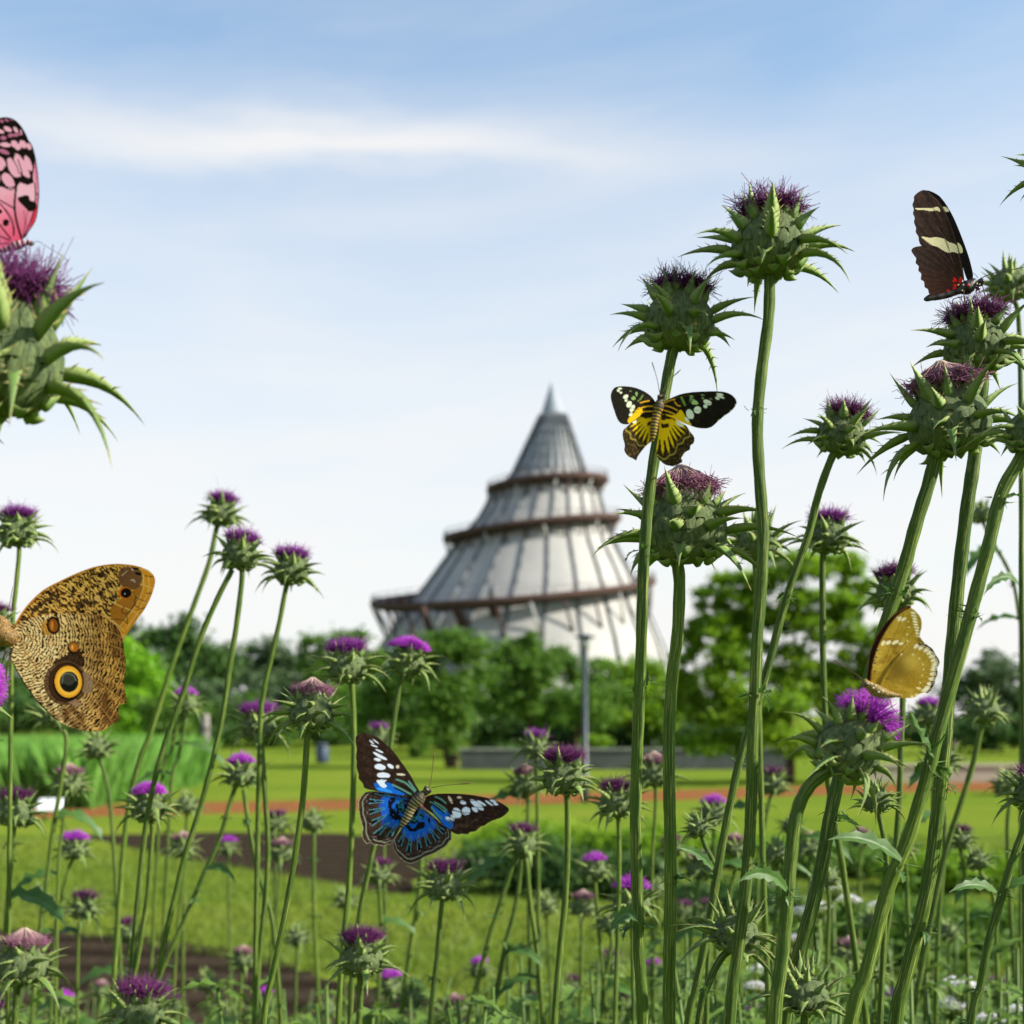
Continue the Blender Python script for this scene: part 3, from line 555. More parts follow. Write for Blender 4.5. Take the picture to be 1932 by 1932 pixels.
# ------------------------------------------------------------------ thistles
def bract(mb, base, d0, nrm, L, W, bend, rng, nseg=7, spines=4, m=0):
    """a spiny bract: channelled blade tapering to a needle; 'bend' is the direction it curves towards"""
    d = Vector(d0).normalized(); nrm = Vector(nrm); p = Vector(base); prof = [.66, 1., .98, .80, .58, .40, .25, .12, .02]
    vs = []; ts = []; rows = []; spn = []; es = []
    for i in range(nseg+1):
        s = i/nseg; k = s*(len(prof)-1); j = min(int(k), len(prof)-2); w = W*(prof[j]+(prof[j+1]-prof[j])*(k-j))*.5
        lat = d.cross(nrm)
        if lat.length < 1e-4: lat = d.cross(Vector((.3, .5, .8)))
        lat.normalize(); n2 = lat.cross(d).normalized()
        cup = w*.55
        vs += [p-lat*w+n2*cup, p+n2*cup*.15, p+lat*w+n2*cup, p-n2*w*.45]; ts += [s*.9+.1*(s > .8)]*4; es += [(1, 0, 0), (0, 0, 0), (1, 0, 0), (.15, 0, 0)]
        if 0 < i <= spines:
            for sg in (-1, 1):
                spn.append((p+lat*sg*w*.98+n2*cup, (lat*sg*.8+d*.7+n2*.35).normalized(), w))
        if i < nseg:
            p = p+d*(L/nseg); d = (d+Vector(bend)*(1./nseg)).normalized()
    fs = []
    for i in range(nseg):
        a = i*4; b = a+4
        fs += [(a, b, b+1, a+1), (a+1, b+1, b+2, a+2), (a+2, b+2, b+3, a+3), (a+3, b+3, b, a)]
    fs.append((0, 1, 2, 3)); mb.add(vs, fs, ts, es, m)
    for q, dd, w in spn: mb.cone(q, q+dd*max(L*.09, w*.55)*rng.uniform(.6, 1.5), L*.010, .93, 3, m)
ROWS = [  # latitude deg, count, length, width, out/up mix (direction elevation), bend z
    (-62, 7, .42, .52, -25, .9), (-46, 8, .50, .54, -2, .9), (-30, 6, 1.62, .37, -6, -1.15), (-6, 7, 1.62, .42, 10, -.85), (18, 6, 1.46, .42, 32, -.5), (40, 7, 1.0, .42, 56, .15), (62, 6, .66, .34, 74, .12)]
GP = [(.22, -.80), (.55, -.74), (.80, -.58), (.95, -.35), (1., -.08), (.95, .18), (.84, .42), (.72, .62), (.64, .80), (.56, .86)]
def glob_r(z):
    for a, b in zip(GP, GP[1:]):
        if a[1] <= z <= b[1]: return a[0]+(b[0]-a[0])*(z-a[1])/(b[1]-a[1])
    return .5
def make_bracts(rng, out, kind='bloom', single=None, spread=1., seglen=7, spines=4):
    """calls out() for a fresh MB per bract (or one shared)"""
    for ri, (lat, n, L, W, de, bz) in enumerate(ROWS):
        bud = kind == 'bud'
        if bud: de = de+(8 if ri < 4 else 6); L = L*(.95 if ri < 5 else 1.15)
        if kind == 'bright' and ri >= 5: L *= .75
        off = rng.random()*6.28
        for k in range(n):
            if ri < 2 and rng.random() < .12: continue
            a = off+6.283*(k+rng.uniform(-.18, .18))/n; z = .85*math.sin(R(lat)); r = glob_r(z)*.96
            if bud and ri >= 5: r *= .75 if ri == 5 else .4; z += .12*(ri-4)
            o = Vector((math.cos(a), math.sin(a), 0)); e = R(de+rng.uniform(-20, 20)); 
            d0 = o*math.cos(e)+Vector((0, 0, math.sin(e))); nrm = (Vector((0, 0, math.cos(e)))-o*math.sin(e))
            Lr = L*rng.uniform(.55, 1.22)*spread; Wr = W*rng.uniform(.85, 1.15)
            if ri == 2 and rng.random() < .35: Lr *= 1.15; bz2 = bz-.8
            else: bz2 = bz+rng.uniform(-.35, .35)
            mb = out(); bd = Vector((rng.uniform(-.15, .15), rng.uniform(-.15, .15), bz2))
            bract(mb, o*r+Vector((0, 0, z)), d0, nrm, Lr, Wr, bd, rng, seglen, spines)
def make_globe(mb, rng, sides=40, m=0):
    vs = []; st = []; prof = GP; ph = rng.random()*6
    for i, (r, z) in enumerate(prof):
        for k in range(sides):
            a = 2*math.pi*k/sides; rr = r*(1+.05*math.cos(10*a+ph+(math.pi*(i % 2 == 0)))+rng.uniform(-.015, .015))
            vs.append((rr*math.cos(a), rr*math.sin(a), z+rng.uniform(-.01, .01))); st.append((math.cos(a), math.sin(a), z))
    n = len(prof); fs = [(i*sides+k, i*sides+(k+1) % sides, (i+1)*sides+(k+1) % sides, (i+1)*sides+k) for i in range(n-1) for k in range(sides)]
    fs += [tuple(range(sides))[::-1], tuple((n-1)*sides+k for k in range(sides))]
    mb.add(vs, fs, .3, st, m)
    # appressed scales hugging the globe
    for row, z0 in enumerate((-.66, -.36, -.06, .22)):
        nn = 9
        for k in range(nn):
            a = 6.283*(k+.5*(row % 2))/nn; z1 = z0+.60; w = 3.3*glob_r(z0)/nn; vv = []; 
            for s in (0, .35, .7, 1.):
                z = z0+(min(z1, .84)-z0)*s; r = glob_r(z)+.05*math.sin(math.pi*min(1, s+.15))+.012; ww = w*(.7, 1., .8, .12)[int(s*3+.1)]*.62
                for q in (-1, 0, 1):
                    aa = a+q*ww/max(r, .3); rr = r+(.055 if q == 0 else -.03); vv.append((rr*math.cos(aa), rr*math.sin(aa), z))
            mb.add(vv, [(i*3+j, i*3+j+1, i*3+j+4, i*3+j+3) for i in range(3) for j in range(2)], .3, [(x[0]*1.3+row*.7, x[1]*1.3, x[2]) for x in vv], m)
def filament(mb, pts, w, t0=0., t1=1., rnd=0., m=0):
    n = len(pts); vs = []; ts = []
    for i, p in enumerate(pts):
        d = (pts[min(i+1, n-1)]-pts[max(i-1, 0)]).normalized(); q = Vector((0, 0, 1)) if abs(d.z) < .9 else Vector((1, 0, 0))
        l = d.cross(q).normalized(); b = d.cross(l); ww = w*(1-.55*i/(n-1))
        for k in range(3):
            a = 2.094*k; vs.append(p+l*math.cos(a)*ww+b*math.sin(a)*ww); ts.append(t0+(t1-t0)*i/(n-1))
    fs = [(i*3+k, i*3+(k+1) % 3, i*3+3+(k+1) % 3, i*3+3+k) for i in range(n-1) for k in range(3)]+[((n-1)*3, (n-1)*3+1, (n-1)*3+2)]
    mb.add(vs, fs, ts, [(rnd, 0, 0)]*len(vs), m)
def make_tuft(mb, rng, kind, n, w=.012, mb2=None, wide=1., tl=1.):
    for i in range(n):
        a = rng.random()*6.283; q = math.sqrt(rng.random()); rnd = 1. if rng.random() < .12 else rng.random()*.4
        o = Vector((math.cos(a), math.sin(a), 0)); up = Vector((0, 0, 1))
        if kind in ('bloom', 'violet'):
            b = o*q*.52+up*.74; e = (1-q**1.3*.86)*1.45+rng.uniform(-.15, .12); d = o*math.cos(e)*wide+up*math.sin(e)
            L = rng.uniform(.50, .74)*(1.05-.12*(1-q))*tl; p1 = b+(up*.6+d*.4)*L*.5; p2 = p1+d*L*.35; j = Vector((rng.gauss(0, 1), rng.gauss(0, 1), rng.gauss(0, 1)))
            pts = [b, p1, p2, p2+(d+j*.7)*L*.14, p2+(d+j*1.3)*L*.24]
        elif kind == 'bright':
            b = o*q*.45+up*.70; e = (1-q*.86)*1.5+rng.uniform(-.09, .09); d = o*math.cos(e)*.98*wide+up*math.sin(e); L = rng.uniform(.74, 1.02)*tl
            pts = [b, b+(up*.4+d*.6)*L*.4, b+(up*.15+d*.85)*L*.75, b+(d*.98+Vector((rng.gauss(0, .05), rng.gauss(0, .05), rng.gauss(0, .05))))*L]
        else:  # withered: strands hang outwards from the top of a pale cone
            tp = up*(1.62+rng.uniform(-.06, .05))+o*.10*q; e = rng.uniform(.72, 1.06); mid = o*(.46*e)+up*(1.38+rng.uniform(-.08, .08)); en = o*(.86*e)+up*(1.06+rng.uniform(-.14, .16)); j = Vector((rng.gauss(0, .07), rng.gauss(0, .07), rng.gauss(0, .06)))
            pts = [tp, mid, en, en+o*.08+j, en+o*.08+j*2.4+up*rng.uniform(-.1, .1)]
        filament(mb, pts, w*rng.uniform(.7, 1.3), 0, 1, rnd)
    if kind == 'withered' and mb2 is not None:
        for i in range(n//3):
            a = rng.random()*6.283; o = Vector((math.cos(a), math.sin(a), 0)); r0 = rng.uniform(.35, .66); j = rng.uniform(-.04, .04)
            filament(mb2, [o*r0+Vector((0, 0, .72)), o*(r0*.8+j)+Vector((0, 0, 1.08)), o*.12+Vector((0, 0, rng.uniform(1.42, 1.64)))], w*2.2, 0, 1, rng.random())
        mb2.lathe([(.6, .70), (.58, .92), (.42, 1.2), (.16, 1.48), (.02, 1.58)], (0, 0, 0), 16, .4)
    elif kind != 'bud':
        mb.lathe([(.50, .68), (.58, .85), (.60, 1.02), (.50, 1.22), (.30, 1.33), (.05, 1.36)] if kind == 'bright' else [(.50, .70), (.58, .88), (.54, 1.06), (.36, 1.18), (.08, 1.22)], (0, 0, 0), 40, .5, 0, 13, .05)
TM = {'bloom': M_bloom, 'violet': M_purple, 'bright': M_bright, 'withered': M_wither}
def head_matrix(pos, tilt, r, spin, fwd=0.):
    a = Vector((math.sin(R(tilt)), -math.sin(R(fwd)), math.cos(R(tilt)))).normalized()
    q = Vector((0, 0, 1)).rotation_difference(a) @ Quaternion((0, 0, 1), spin)
    return pos, q, r
def place(o, pos, q, r): o.location = pos; o.rotation_mode = 'QUATERNION'; o.rotation_quaternion = q; o.scale = (r, r, r)
LIB = {}
def lib(kind, var):
    k = (kind, var)
    if k not in LIB:
        rng = random.Random(hash(kind) % 1 + len(kind)*100+var); mb = MB(); make_globe(mb, rng, 24); one = MB(); make_bracts(rng, lambda: one, kind, spread=rng.uniform(1.0, 1.2), seglen=5, spines=2)
        tf = MB(); pp = MB()
        if kind != 'bud': make_tuft(tf, rng, kind, 420, .020, pp, rng.uniform(.72, .95), rng.uniform(.85, 1.25))
        LIB[k] = (mb.mesh('flower_head', M_globe), one.mesh('bracts', M_bract), tf.mesh('floret_tuft', TM[kind]) if kind != 'bud' else None, pp.mesh('pappus', M_pappus) if kind == 'withered' else None)
    return LIB[k]
def leaf_geo(mb, base, d0, up, L, W, curl, rng, lobes=5, tw=0.):
    d = Vector(d0).normalized(); up = Vector(up).normalized(); p = Vector(base); n = lobes*2+1; rows = []; sp = []
    for i in range(n+1):
        s = i/n; lat = d.cross(up).normalized(); n2 = lat.cross(d).normalized()
        env = W*.5*(math.sin(math.pi*min(1, .12+s*.9))**.8)*(1.-.25*s); z = 1.0 if i % 2 else .62
        w = max(env*z, W*.015); wob = .25*w*math.sin(i*2.1+tw)
        rows.append([p-lat*w+n2*(w*.35+wob), p-lat*w*.22+n2*w*.08, p, p+lat*w*.22+n2*w*.08, p+lat*w+n2*(w*.35-wob)])
        if i % 2 or i == n:
            for sg, q in ((-1, rows[-1][0]), (1, rows[-1][4])): sp.append((q, (lat*sg+d*.5+n2*rng.uniform(-.1, .5)).normalized(), W))
        p = p+d*(L/n); d = (d+Vector(curl)/n).normalized(); up = n2
    vs = [v for r_ in rows for v in r_]; ts = [x for _ in rows for x in (.3, 0., .5, 0., .3)]
    mb.add(vs, [(i*5+j, i*5+j+1, i*5+j+6, i*5+j+5) for i in range(n) for j in range(4)], ts)
    for q, dd, w in sp: mb.cone(q-dd*w*.02, q+dd*w*rng.uniform(.14, .26), w*.015, 1., 3)
    mb.cone(p, p+d*W*.3, W*.02, 1., 3)
def node(mb, c, axis, r, rng, big=1.):
    """clasping leaf base with crisp spines where a leaf sat on the stem"""
    ax = Vector(axis).normalized(); q = ax.cross(Vector((.3, -1, .1))).normalized(); b = ax.cross(q); a0 = rng.random()*6
    for k in range(rng.randint(3, 5)):
        a = a0+rng.uniform(0, 6.28); o = q*math.cos(a)+b*math.sin(a)
        leaf_geo(mb, Vector(c)+o*r*.9, o+ax*rng.uniform(-.7, .7), ax, r*rng.uniform(1.8, 3.6)*big, r*rng.uniform(.9, 1.6)*big, Vector((rng.uniform(-1, 1), rng.uniform(-1, 1), rng.uniform(-2, 1))), rng, 3)
    for k in range(7):
        a = rng.random()*6.28; o = q*math.cos(a)+b*math.sin(a); s = Vector(c)+o*r*.9+ax*rng.uniform(-r, r)
        mb.cone(s, s+(o+ax*rng.uniform(-.9, .5)).normalized()*r*rng.uniform(1., 2.6)*big, r*.12, .9)
GROUP = 'purple thistles in front of the park'
CNT = [0]
def thistle(c, w, kind, tilt, stems, label, d=None, hero=None, sw=None, nodes=(), fwd=0., spread=1., nf=None, lv=(), tw=1., tl=1., zs=1.):
    """c = centre of the green head in the photo, w = its width there; stems = list of point lists (first starts at the head)"""
    CNT[0] += 1; rng = random.Random(CNT[0]*7+3); w = w*.90
    d = d or 102./w*.9*rng.uniform(.95, 1.05); d = max(d, .6); hero = (w >= 74) if hero is None else hero
    sw = (sw or (12 if w < 70 else 15))*(.84 if w < 90 else 1.); pc = P(c[0], c[1], d); rr_ = w/2/F*d
    # stems
    sts = []
    for si, s in enumerate(stems):
        ds = d; pts = []
        if si == 0:
            a = Vector((math.sin(R(tilt)), 0, math.cos(R(tilt)))); pts.append(pc-a*rr_*.70)
        pts += [P(u, v, d+.0004*(j % 2)) for j, (u, v) in enumerate(s)]
        sl_ = (pts[-1]-pts[-2]); sl_ = sl_/max(abs(sl_.z), 1e-3); last = pts[-1]
        zrem = last.z; gx = last.x+max(-.25, min(.25, sl_.x*.45))*zrem
        pts += [Vector((last.x+sl_.x*-.0+(gx-last.x)*f_, last.y+.01*f_, zrem*(1-f_))) for f_ in (.1, .22, .36, .5, .75)]+[Vector((gx, last.y+.02, -.02))]
        sts.append(catmull(pts, 5))
    base = Vector((sts[0][-1].x, sts[0][-1].y, 0)); root = empty('thistle', base, label, 'thistle', GROUP)
    for si, pts in enumerate(sts):
        mb = MB(); n = len(pts); rad = sw*.86/2/F*d; zt = pts[0].z
        rs = [rad*(1.0+.25*max(0, (zt-p.z))/1.6)*(1+.04*math.sin(i*1.7)) for i, p in enumerate(pts)]
        if si == 0: rs[0] *= 1.25
        mb.tube([p-base for p in pts], rs, 28 if hero else 10, .075 if hero else .0)
        so_ = mb.obj('stem', M_stem if (CNT[0] % 3) else M_stem2, root)
        cand = [p for p in pts[3:] if p.z > HC-620/F*d]
        if not hero and cand and rng.random() < .8:
            for q in range(rng.randint(2, 4)):
                mbn = MB()
                p = rng.choice(cand); i = pts.index(p); node(mbn, p-base, pts[i-1]-p, rad*1.15, rng, rng.uniform(.8, 1.7)); mbn.obj('clasping_leaf', M_leaf, so_)
            for q in range(rng.choice((0, 1, 1, 2))):
                p = rng.choice(cand); mbn = MB(); sg = rng.choice((-1, 1)); L = rng.uniform(.025, .05)*(d*.5+.4)
                leaf_geo(mbn, p-base, Vector((sg, rng.uniform(-.6, .3), rng.uniform(.1, .7))), (0, -.4, .9), L*1.4, L*rng.uniform(.4, .6), Vector((sg*.2, 0, rng.uniform(-2.4, -1.2))), rng, 4); mbn.obj('leaf', M_leaf, so_)
    for (u, v, big) in nodes:
        p = P(u, v, d); best = min(sts[0], key=lambda q: (q-p).length); i = sts[0].index(best); mbn = MB(); node(mbn, Vector((p.x, p.y, p.z))-base, sts[0][max(0, i-1)]-sts[0][min(i+1, len(sts[0])-1)], sw/2/F*d*1.1, rng, big); mbn.obj('clasping_leaf', M_leaf, root)
    for (u, v, u2, v2, W, cx, cz) in lv:      # larger leaves from (u,v) heading to (u2,v2)
        a = P(u, v, d-.01)-base; b = P(u2, v2, d-.03)-base; mbn = MB(); L = (b-a).length*1.12
        dr = (b-a).normalized()-Vector((cx, 0, cz))*.5; leaf_geo(mbn, a, dr, Vector((rng.uniform(-.2, .2), -.75, .75)), L, W/F*d, Vector((cx, .1, cz)), rng, 5); mbn.obj('leaf', M_leaf, root)
    pos, q, s_ = head_matrix(pc-base, tilt, rr_, rng.random()*6.28, fwd)
    if hero:
        mb = MB(); make_globe(mb, rng, 50); hd = mb.obj('flower_head', M_globe, root); place(hd, pos, q, s_); hd.scale = (s_, s_, s_*zs)
        def out():
            m_ = MB(); L_.append(m_); return m_
        L_ = []; make_bracts(rng, out, kind, spread=spread)
        for m_ in L_: m_.obj('bract', M_bract, hd)
        if kind != 'bud':
            tf = MB(); pp = MB(); make_tuft(tf, rng, kind, int((nf or 1000)*1.5), .0150, pp, tw, tl)
            t = tf.obj('floret_tuft', TM[kind], hd)
            if kind == 'withered': pp.obj('pappus', M_pappus, hd)
            if tw != 1.: t.scale = (tw, tw, 1)
    else:
        g_, b_, t_, p_ = lib(kind, rng.randint(0, 3))
        hd = link('flower_head', g_, root); place(hd, pos, q, s_); link('bracts', b_, hd)
        if t_: link('floret_tuft', t_, hd)
        if p_: link('pappus', p_, hd)
    return root
T = thistle
rnd_ = lambda q: (q*37 % 23)-11
# --- the tall foreground stems at the right
T((1452, 465), 150, 'bloom', 1, [[(1452, 525), (1450, 600), (1437, 700), (1429, 800), (1433, 900), (1440, 1000), (1437, 1100), (1429, 1200), (1425, 1300), (1420, 1400), (1418, 1500), (1413, 1600), (1404, 1700), (1392, 1800), (1376, 1932)]], 'tallest thistle with dark purple tuft rising above all others against the sky', d=.86, sw=23, nodes=[(1430, 1308, 1.3), (1410, 1640, 1.), (1424, 775, .5)], nf=620)
T((1281, 608), 138, 'bloom', 3, [[(1268, 668), (1255, 740), (1237, 850), (1223, 950), (1215, 1050), (1212, 1150), (1207, 1300), (1203, 1400), (1199, 1500), (1200, 1600), (1203, 1700), (1206, 1800), (1213, 1932)]], 'thistle whose stem carries the yellow and black butterfly', d=.88, sw=23, nodes=[(1212, 1040, .9), (1216, 1295, 1.1), (1203, 1745, 1.)], lv=[(1200, 1735, 1150, 1775, 38, -.2, -2.2)], nf=620, spread=1.05)
T((1290, 1003), 168, 'withered', -3, [[(1278, 1055), (1282, 1100), (1278, 1200), (1268, 1280), (1262, 1400), (1263, 1500), (1265, 1600), (1265, 1700), (1263, 1800), (1262, 1932)]], 'thistle with a collapsed brownish purple tuft right behind the stem of the yellow butterfly', d=.95, sw=25, nf=420, nodes=[(1262, 1655, .9)])
T((1842, 655), 125, 'bloom', -3, [[(1853, 725), (1838, 865), (1826, 948), (1812, 1064), (1799, 1193), (1790, 1300), (1782, 1409), (1770, 1527), (1755, 1644), (1735, 1743), (1704, 1860), (1690, 1932)]], 'thistle on whose dark tuft the black butterfly stands', d=1.0, sw=27, nodes=[(1735, 1755, .9), (1776, 1480, .7)])
T((1790, 800), 160, 'withered', -8, [[(1770, 855), (1750, 920), (1728, 990), (1706, 1070), (1680, 1150), (1645, 1265), (1610, 1380), (1580, 1480), (1565, 1550), (1547, 1650), (1530, 1720), (1508, 1800), (1490, 1880), (1480, 1932)]], 'thistle with shaggy fading pale and purple tuft just under the black butterfly\'s flower', d=.93, sw=27, nodes=[(1690, 1125, .8), (1574, 1535, 1.1)], nf=420, tw=1.05)
T((1601, 1412), 130, 'bright', 33, [[(1540, 1470), (1515, 1502), (1501, 1545), (1492, 1620), (1485, 1700), (1478, 1780), (1470, 1850), (1462, 1932)]], 'thistle leaning right with the bright magenta flower the olive butterfly feeds on', d=.83, sw=27, tl=1.15, tw=.9, zs=1.2, nodes=[(1481, 1690, .8)], lv=[(1484, 1680, 1400, 1655, 34, .1, -1.6)], spread=1.15, nf=620)
T((1588, 822), 95, 'bloom', 14, [[(1570, 862), (1545, 930), (1525, 1010), (1500, 1080), (1475, 1160), (1450, 1255), (1425, 1340), (1398, 1425), (1375, 1530), (1356, 1630), (1345, 1700), (1328, 1790), (1312, 1870), (1298, 1932)]], 'thistle tilting right whose stem slants behind the tallest stem', d=1.1, sw=19, nodes=[(1487, 1120, 1.), (1398, 1440, .8), (1350, 1655, 1.2)], lv=[(1345, 1640, 1285, 1600, 26, .2, -1.)])
T((1563, 1015), 78, 'violet', 0, [[(1553, 1047), (1552, 1150), (1553, 1250), (1556, 1340), (1560, 1450), (1572, 1530), (1590, 1640), (1608, 1760), (1622, 1860), (1635, 1932)]], 'small violet thistle on a straight upright stem in front of the big green tree', sw=15, hero=True)
T((1427, 1025), 85, 'bud', 4, [[(1425, 1065), (1430, 1200), (1432, 1350), (1436, 1500), (1440, 1650), (1446, 1800), (1450, 1932)]], 'green unopened bud half hidden behind the tallest stem', d=1.25, sw=14, spread=1.15)
T((1690, 1118), 78, 'bloom', -4, [[(1697, 1150), (1703, 1300), (1700, 1400), (1697, 1500), (1690, 1600), (1680, 1700), (1668, 1800), (1660, 1932)]], 'dark purple thistle between slanting stems above the olive butterfly', sw=14, hero=True)
T((1905, 540), 76, 'bud', 2, [[(1920, 585), (1925, 700), (1927, 900), (1927, 1100), (1930, 1300), (1935, 1932)]], 'green bud high at the right edge behind the black butterfly\'s thistle', sw=12, hero=True, lv=[(1922, 1105, 1862, 1150, 24, -.3, -2.2)])
T((1948, 820), 105, 'bud', 14, [[(1924, 868), (1888, 935), (1865, 1030), (1840, 1125), (1822, 1193), (1790, 1310), (1767, 1393), (1743, 1487), (1712, 1586), (1680, 1664), (1657, 1743), (1633, 1840), (1605, 1932)]], 'thistle cut by the right edge on a thick stem slanting down across the lower right', d=.86, sw=27, nodes=[(1886, 935, .8), (1832, 1160, .7), (1748, 1440, 1.2), (1690, 1640, 1.3)], lv=[(1760, 1430, 1722, 1345, 46, .1, .3), (1760, 1420, 1790, 1380, 30, .1, .2), (1700, 1625, 1578, 1585, 42, .1, -1.)])
T((1853, 972), 40, 'bud', -6, [[(1862, 1000), (1880, 1035), (1895, 1060), (1912, 1100), (1922, 1160), (1926, 1250), (1925, 1932)]], 'tiny green bud on a thin side branch near the right edge', sw=10, d=2.1)
T((1856, 1342), 62, 'bud', 6, [[(1850, 1378), (1836, 1440), (1818, 1500), (1795, 1570), (1776, 1640), (1760, 1720), (1738, 1830), (1722, 1932)]], 'green spiky bud right of the thick slanting stem, in front of the dark round tree', sw=14, hero=True)
T((1752, 1350), 52, 'bright', 3, [[(1755, 1390), (1760, 1500), (1757, 1650), (1750, 1800), (1745, 1932)]], 'pale magenta thistle directly behind the olive butterfly\'s wing', sw=11)
T((1775, 1435), 62, 'withered', -3, [[(1778, 1470), (1782, 1600), (1770, 1750), (1765, 1932)]], 'withered thistle half hidden behind crossing stems at the right', sw=12)
T((1952, 1500), 80, 'bloom', 8, [[(1934, 1560), (1912, 1620), (1890, 1690), (1865, 1780), (1850, 1860), (1832, 1932)]], 'stout slanting stem at the lower right edge with its head outside the picture', d=1.0, sw=22, nodes=[(1890, 1690, 1.2)], lv=[(1880, 1685, 1800, 1690, 30, -.2, -1.)])
T((1845, 1625), 42, 'bud', -12, [[(1852, 1650), (1868, 1672), (1878, 1720), (1880, 1800), (1885, 1932)]], 'narrow pale green bud beside the stout stem at the lower right', sw=11, d=1.8)
T((1388, 1765), 96, 'bud', 24, [[(1358, 1812), (1335, 1860), (1318, 1932)]], 'compact spiky green bud between the lower stems right of the pair', d=.92, sw=18, hero=True, spread=1.25, nodes=[(1332, 1868, 1.)])
T((1520, 1880), 92, 'bud', 5, [[(1518, 1932), (1516, 1960)]], 'spiky green bud at the bottom edge between the right stems', d=.9, sw=18, hero=True, spread=1.25)
T((1748, 1865), 48, 'bud', 5, [[(1748, 1895), (1750, 1932)]], 'soft focus green bud at the bottom right', sw=11)
T((1318, 1562), 44, 'bud', -22, [[(1330, 1595), (1348, 1640), (1340, 1720), (1332, 1932)]], 'narrow bud tilting left on a short branch between the pale stems', d=1.25, sw=12, hero=True, spread=1.2)
T((1346, 1535), 52, 'bright', 0, [[(1346, 1565), (1350, 1700), (1350, 1932)]], 'magenta thistle in front of the clay path between the tall right stems', sw=10)
T((1457, 1480), 50, 'bloom', 0, [[(1452, 1510), (1440, 1580), (1430, 1640), (1425, 1932)]], 'dark thistle just right of the tallest stem over the grey wall', sw=9)
T((1234, 1462), 60, 'withered', 0, [[(1237, 1500), (1235, 1560), (1230, 1650), (1232, 1932)]], 'faded thistle seen between the two parallel upright stems', sw=9)
T((1192, 1705), 74, 'bright', 0, [[(1192, 1740), (1195, 1932)]], 'magenta thistle crossed by the stem of the yellow butterfly', sw=10, tw=1.2)
T((1320, 1640), 50, 'withered', 4, [[(1315, 1680), (1300, 1800), (1290, 1932)]], 'brown withered thistle behind the short branch of narrow bud', sw=10)
T((1528, 1600), 44, 'withered', 0, [[(1528, 1640), (1530, 1932)]], 'brown withered thistle behind the lower right stems', sw=9)
T((1600, 1800), 46, 'withered', 0, [[(1600, 1840), (1600, 1932)]], 'withered thistle among the white flower clusters', sw=9)
T((1418, 1920), 38, 'bright', 0, [[(1418, 1950), (1418, 1980)]], 'small magenta thistle at the bottom edge between the right stems', sw=8)
T((1227, 1830), 34, 'bright', 0, [[(1227, 1860), (1228, 1932)]], 'tiny magenta thistle low between the parallel stems', sw=8)
T((1655, 1512), 55, 'bud', -4, [[(1660, 1545), (1672, 1620), (1668, 1760), (1660, 1932)]], 'narrow spiky bud hanging right under the olive butterfly\'s thistle', d=1.1, sw=13, hero=True, spread=1.1)
# --- middle
T((1064, 1468), 84, 'bloom', -1, [[(1070, 1505), (1071, 1600), (1066, 1700), (1056, 1800), (1046, 1932)]], 'broad dark purple thistle in front of the wall and lamp post', sw=15)
T((1012, 1412), 52, 'violet', 0, [[(1012, 1440), (1014, 1530), (1016, 1700), (1015, 1932)]], 'small violet thistle poking up behind the broad dark one', sw=10)
T((993, 1480), 52, 'withered', -4, [[(996, 1510), (996, 1560), (1000, 1932)]], 'withered pinkish thistle left of the broad dark one', sw=9)
T((1163, 1517), 70, 'bloom', 0, [[(1167, 1550), (1168, 1640), (1166, 1750), (1160, 1932)]], 'greyish purple thistle left of the yellow butterfly\'s stem', sw=12)
T((985, 1592), 58, 'bloom', 3, [[(972, 1618), (952, 1680), (926, 1760), (902, 1850), (884, 1932)], [(992, 1612), (1000, 1700), (1014, 1800), (1024, 1932)], [(985, 1612), (975, 1700), (950, 1800), (930, 1932)]], 'dark thistle with three splayed stems right of the blue butterfly', sw=13)
T((1121, 1642), 48, 'bright', 0, [[(1123, 1668), (1128, 1740), (1134, 1800), (1145, 1932)]], 'bright magenta thistle over the dark low shrub', sw=10)
T((1100, 1712), 46, 'withered', 0, [[(1098, 1740), (1094, 1932)]], 'withered thistle below the bright magenta one over the shrub', sw=10)
T((1030, 1710), 42, 'bud', 0, [[(1032, 1735), (1040, 1932)]], 'light green bud in front of the dark low shrub', sw=8)
T((838, 1672), 72, 'bloom', 0, [[(833, 1708), (825, 1800), (811, 1932)]], 'dark purple thistle just beneath the blue butterfly', sw=13)
T((785, 1560), 55, 'bloom', -6, [[(794, 1620), (789, 1700), (773, 1800), (755, 1932)]], 'thistle hidden behind the blue butterfly with a bright green stem below it', sw=14, d=2.2)
T((715, 1650), 46, 'bloom', 3, [[(716, 1690), (718, 1760), (712, 1932)]], 'dark thistle below the left wing of the blue butterfly', sw=10)
T((682, 1808), 84, 'bloom', -1, [[(680, 1845), (679, 1900), (677, 1932)]], 'broad dark purple thistle at the bottom left of centre', sw=16, hero=True)
T((655, 1260), 78, 'violet', -2, [[(664, 1295), (668, 1400), (666, 1500), (662, 1600), (656, 1700), (646, 1800), (638, 1932)]], 'dark violet double thistle above the blue butterfly on the straight stem', sw=14, hero=True)
T((768, 1250), 70, 'bright', 8, [[(755, 1285), (745, 1350), (735, 1420), (725, 1500), (705, 1600), (685, 1690), (668, 1800), (660, 1932)]], 'bright purple thistle right above the blue butterfly\'s wing tip', sw=13, hero=True)
T((715, 1392), 42, 'violet', 0, [[(716, 1420), (722, 1500), (730, 1932)]], 'small purple thistle behind the blue butterfly\'s upper wing tip', sw=9)
T((588, 1345), 90, 'withered', 2, [[(580, 1390), (576, 1450), (570, 1520), (556, 1620), (537, 1730), (512, 1850), (497, 1932)]], 'large faded thistle with a flat brownish tuft left of the blue butterfly', sw=15, nf=300)
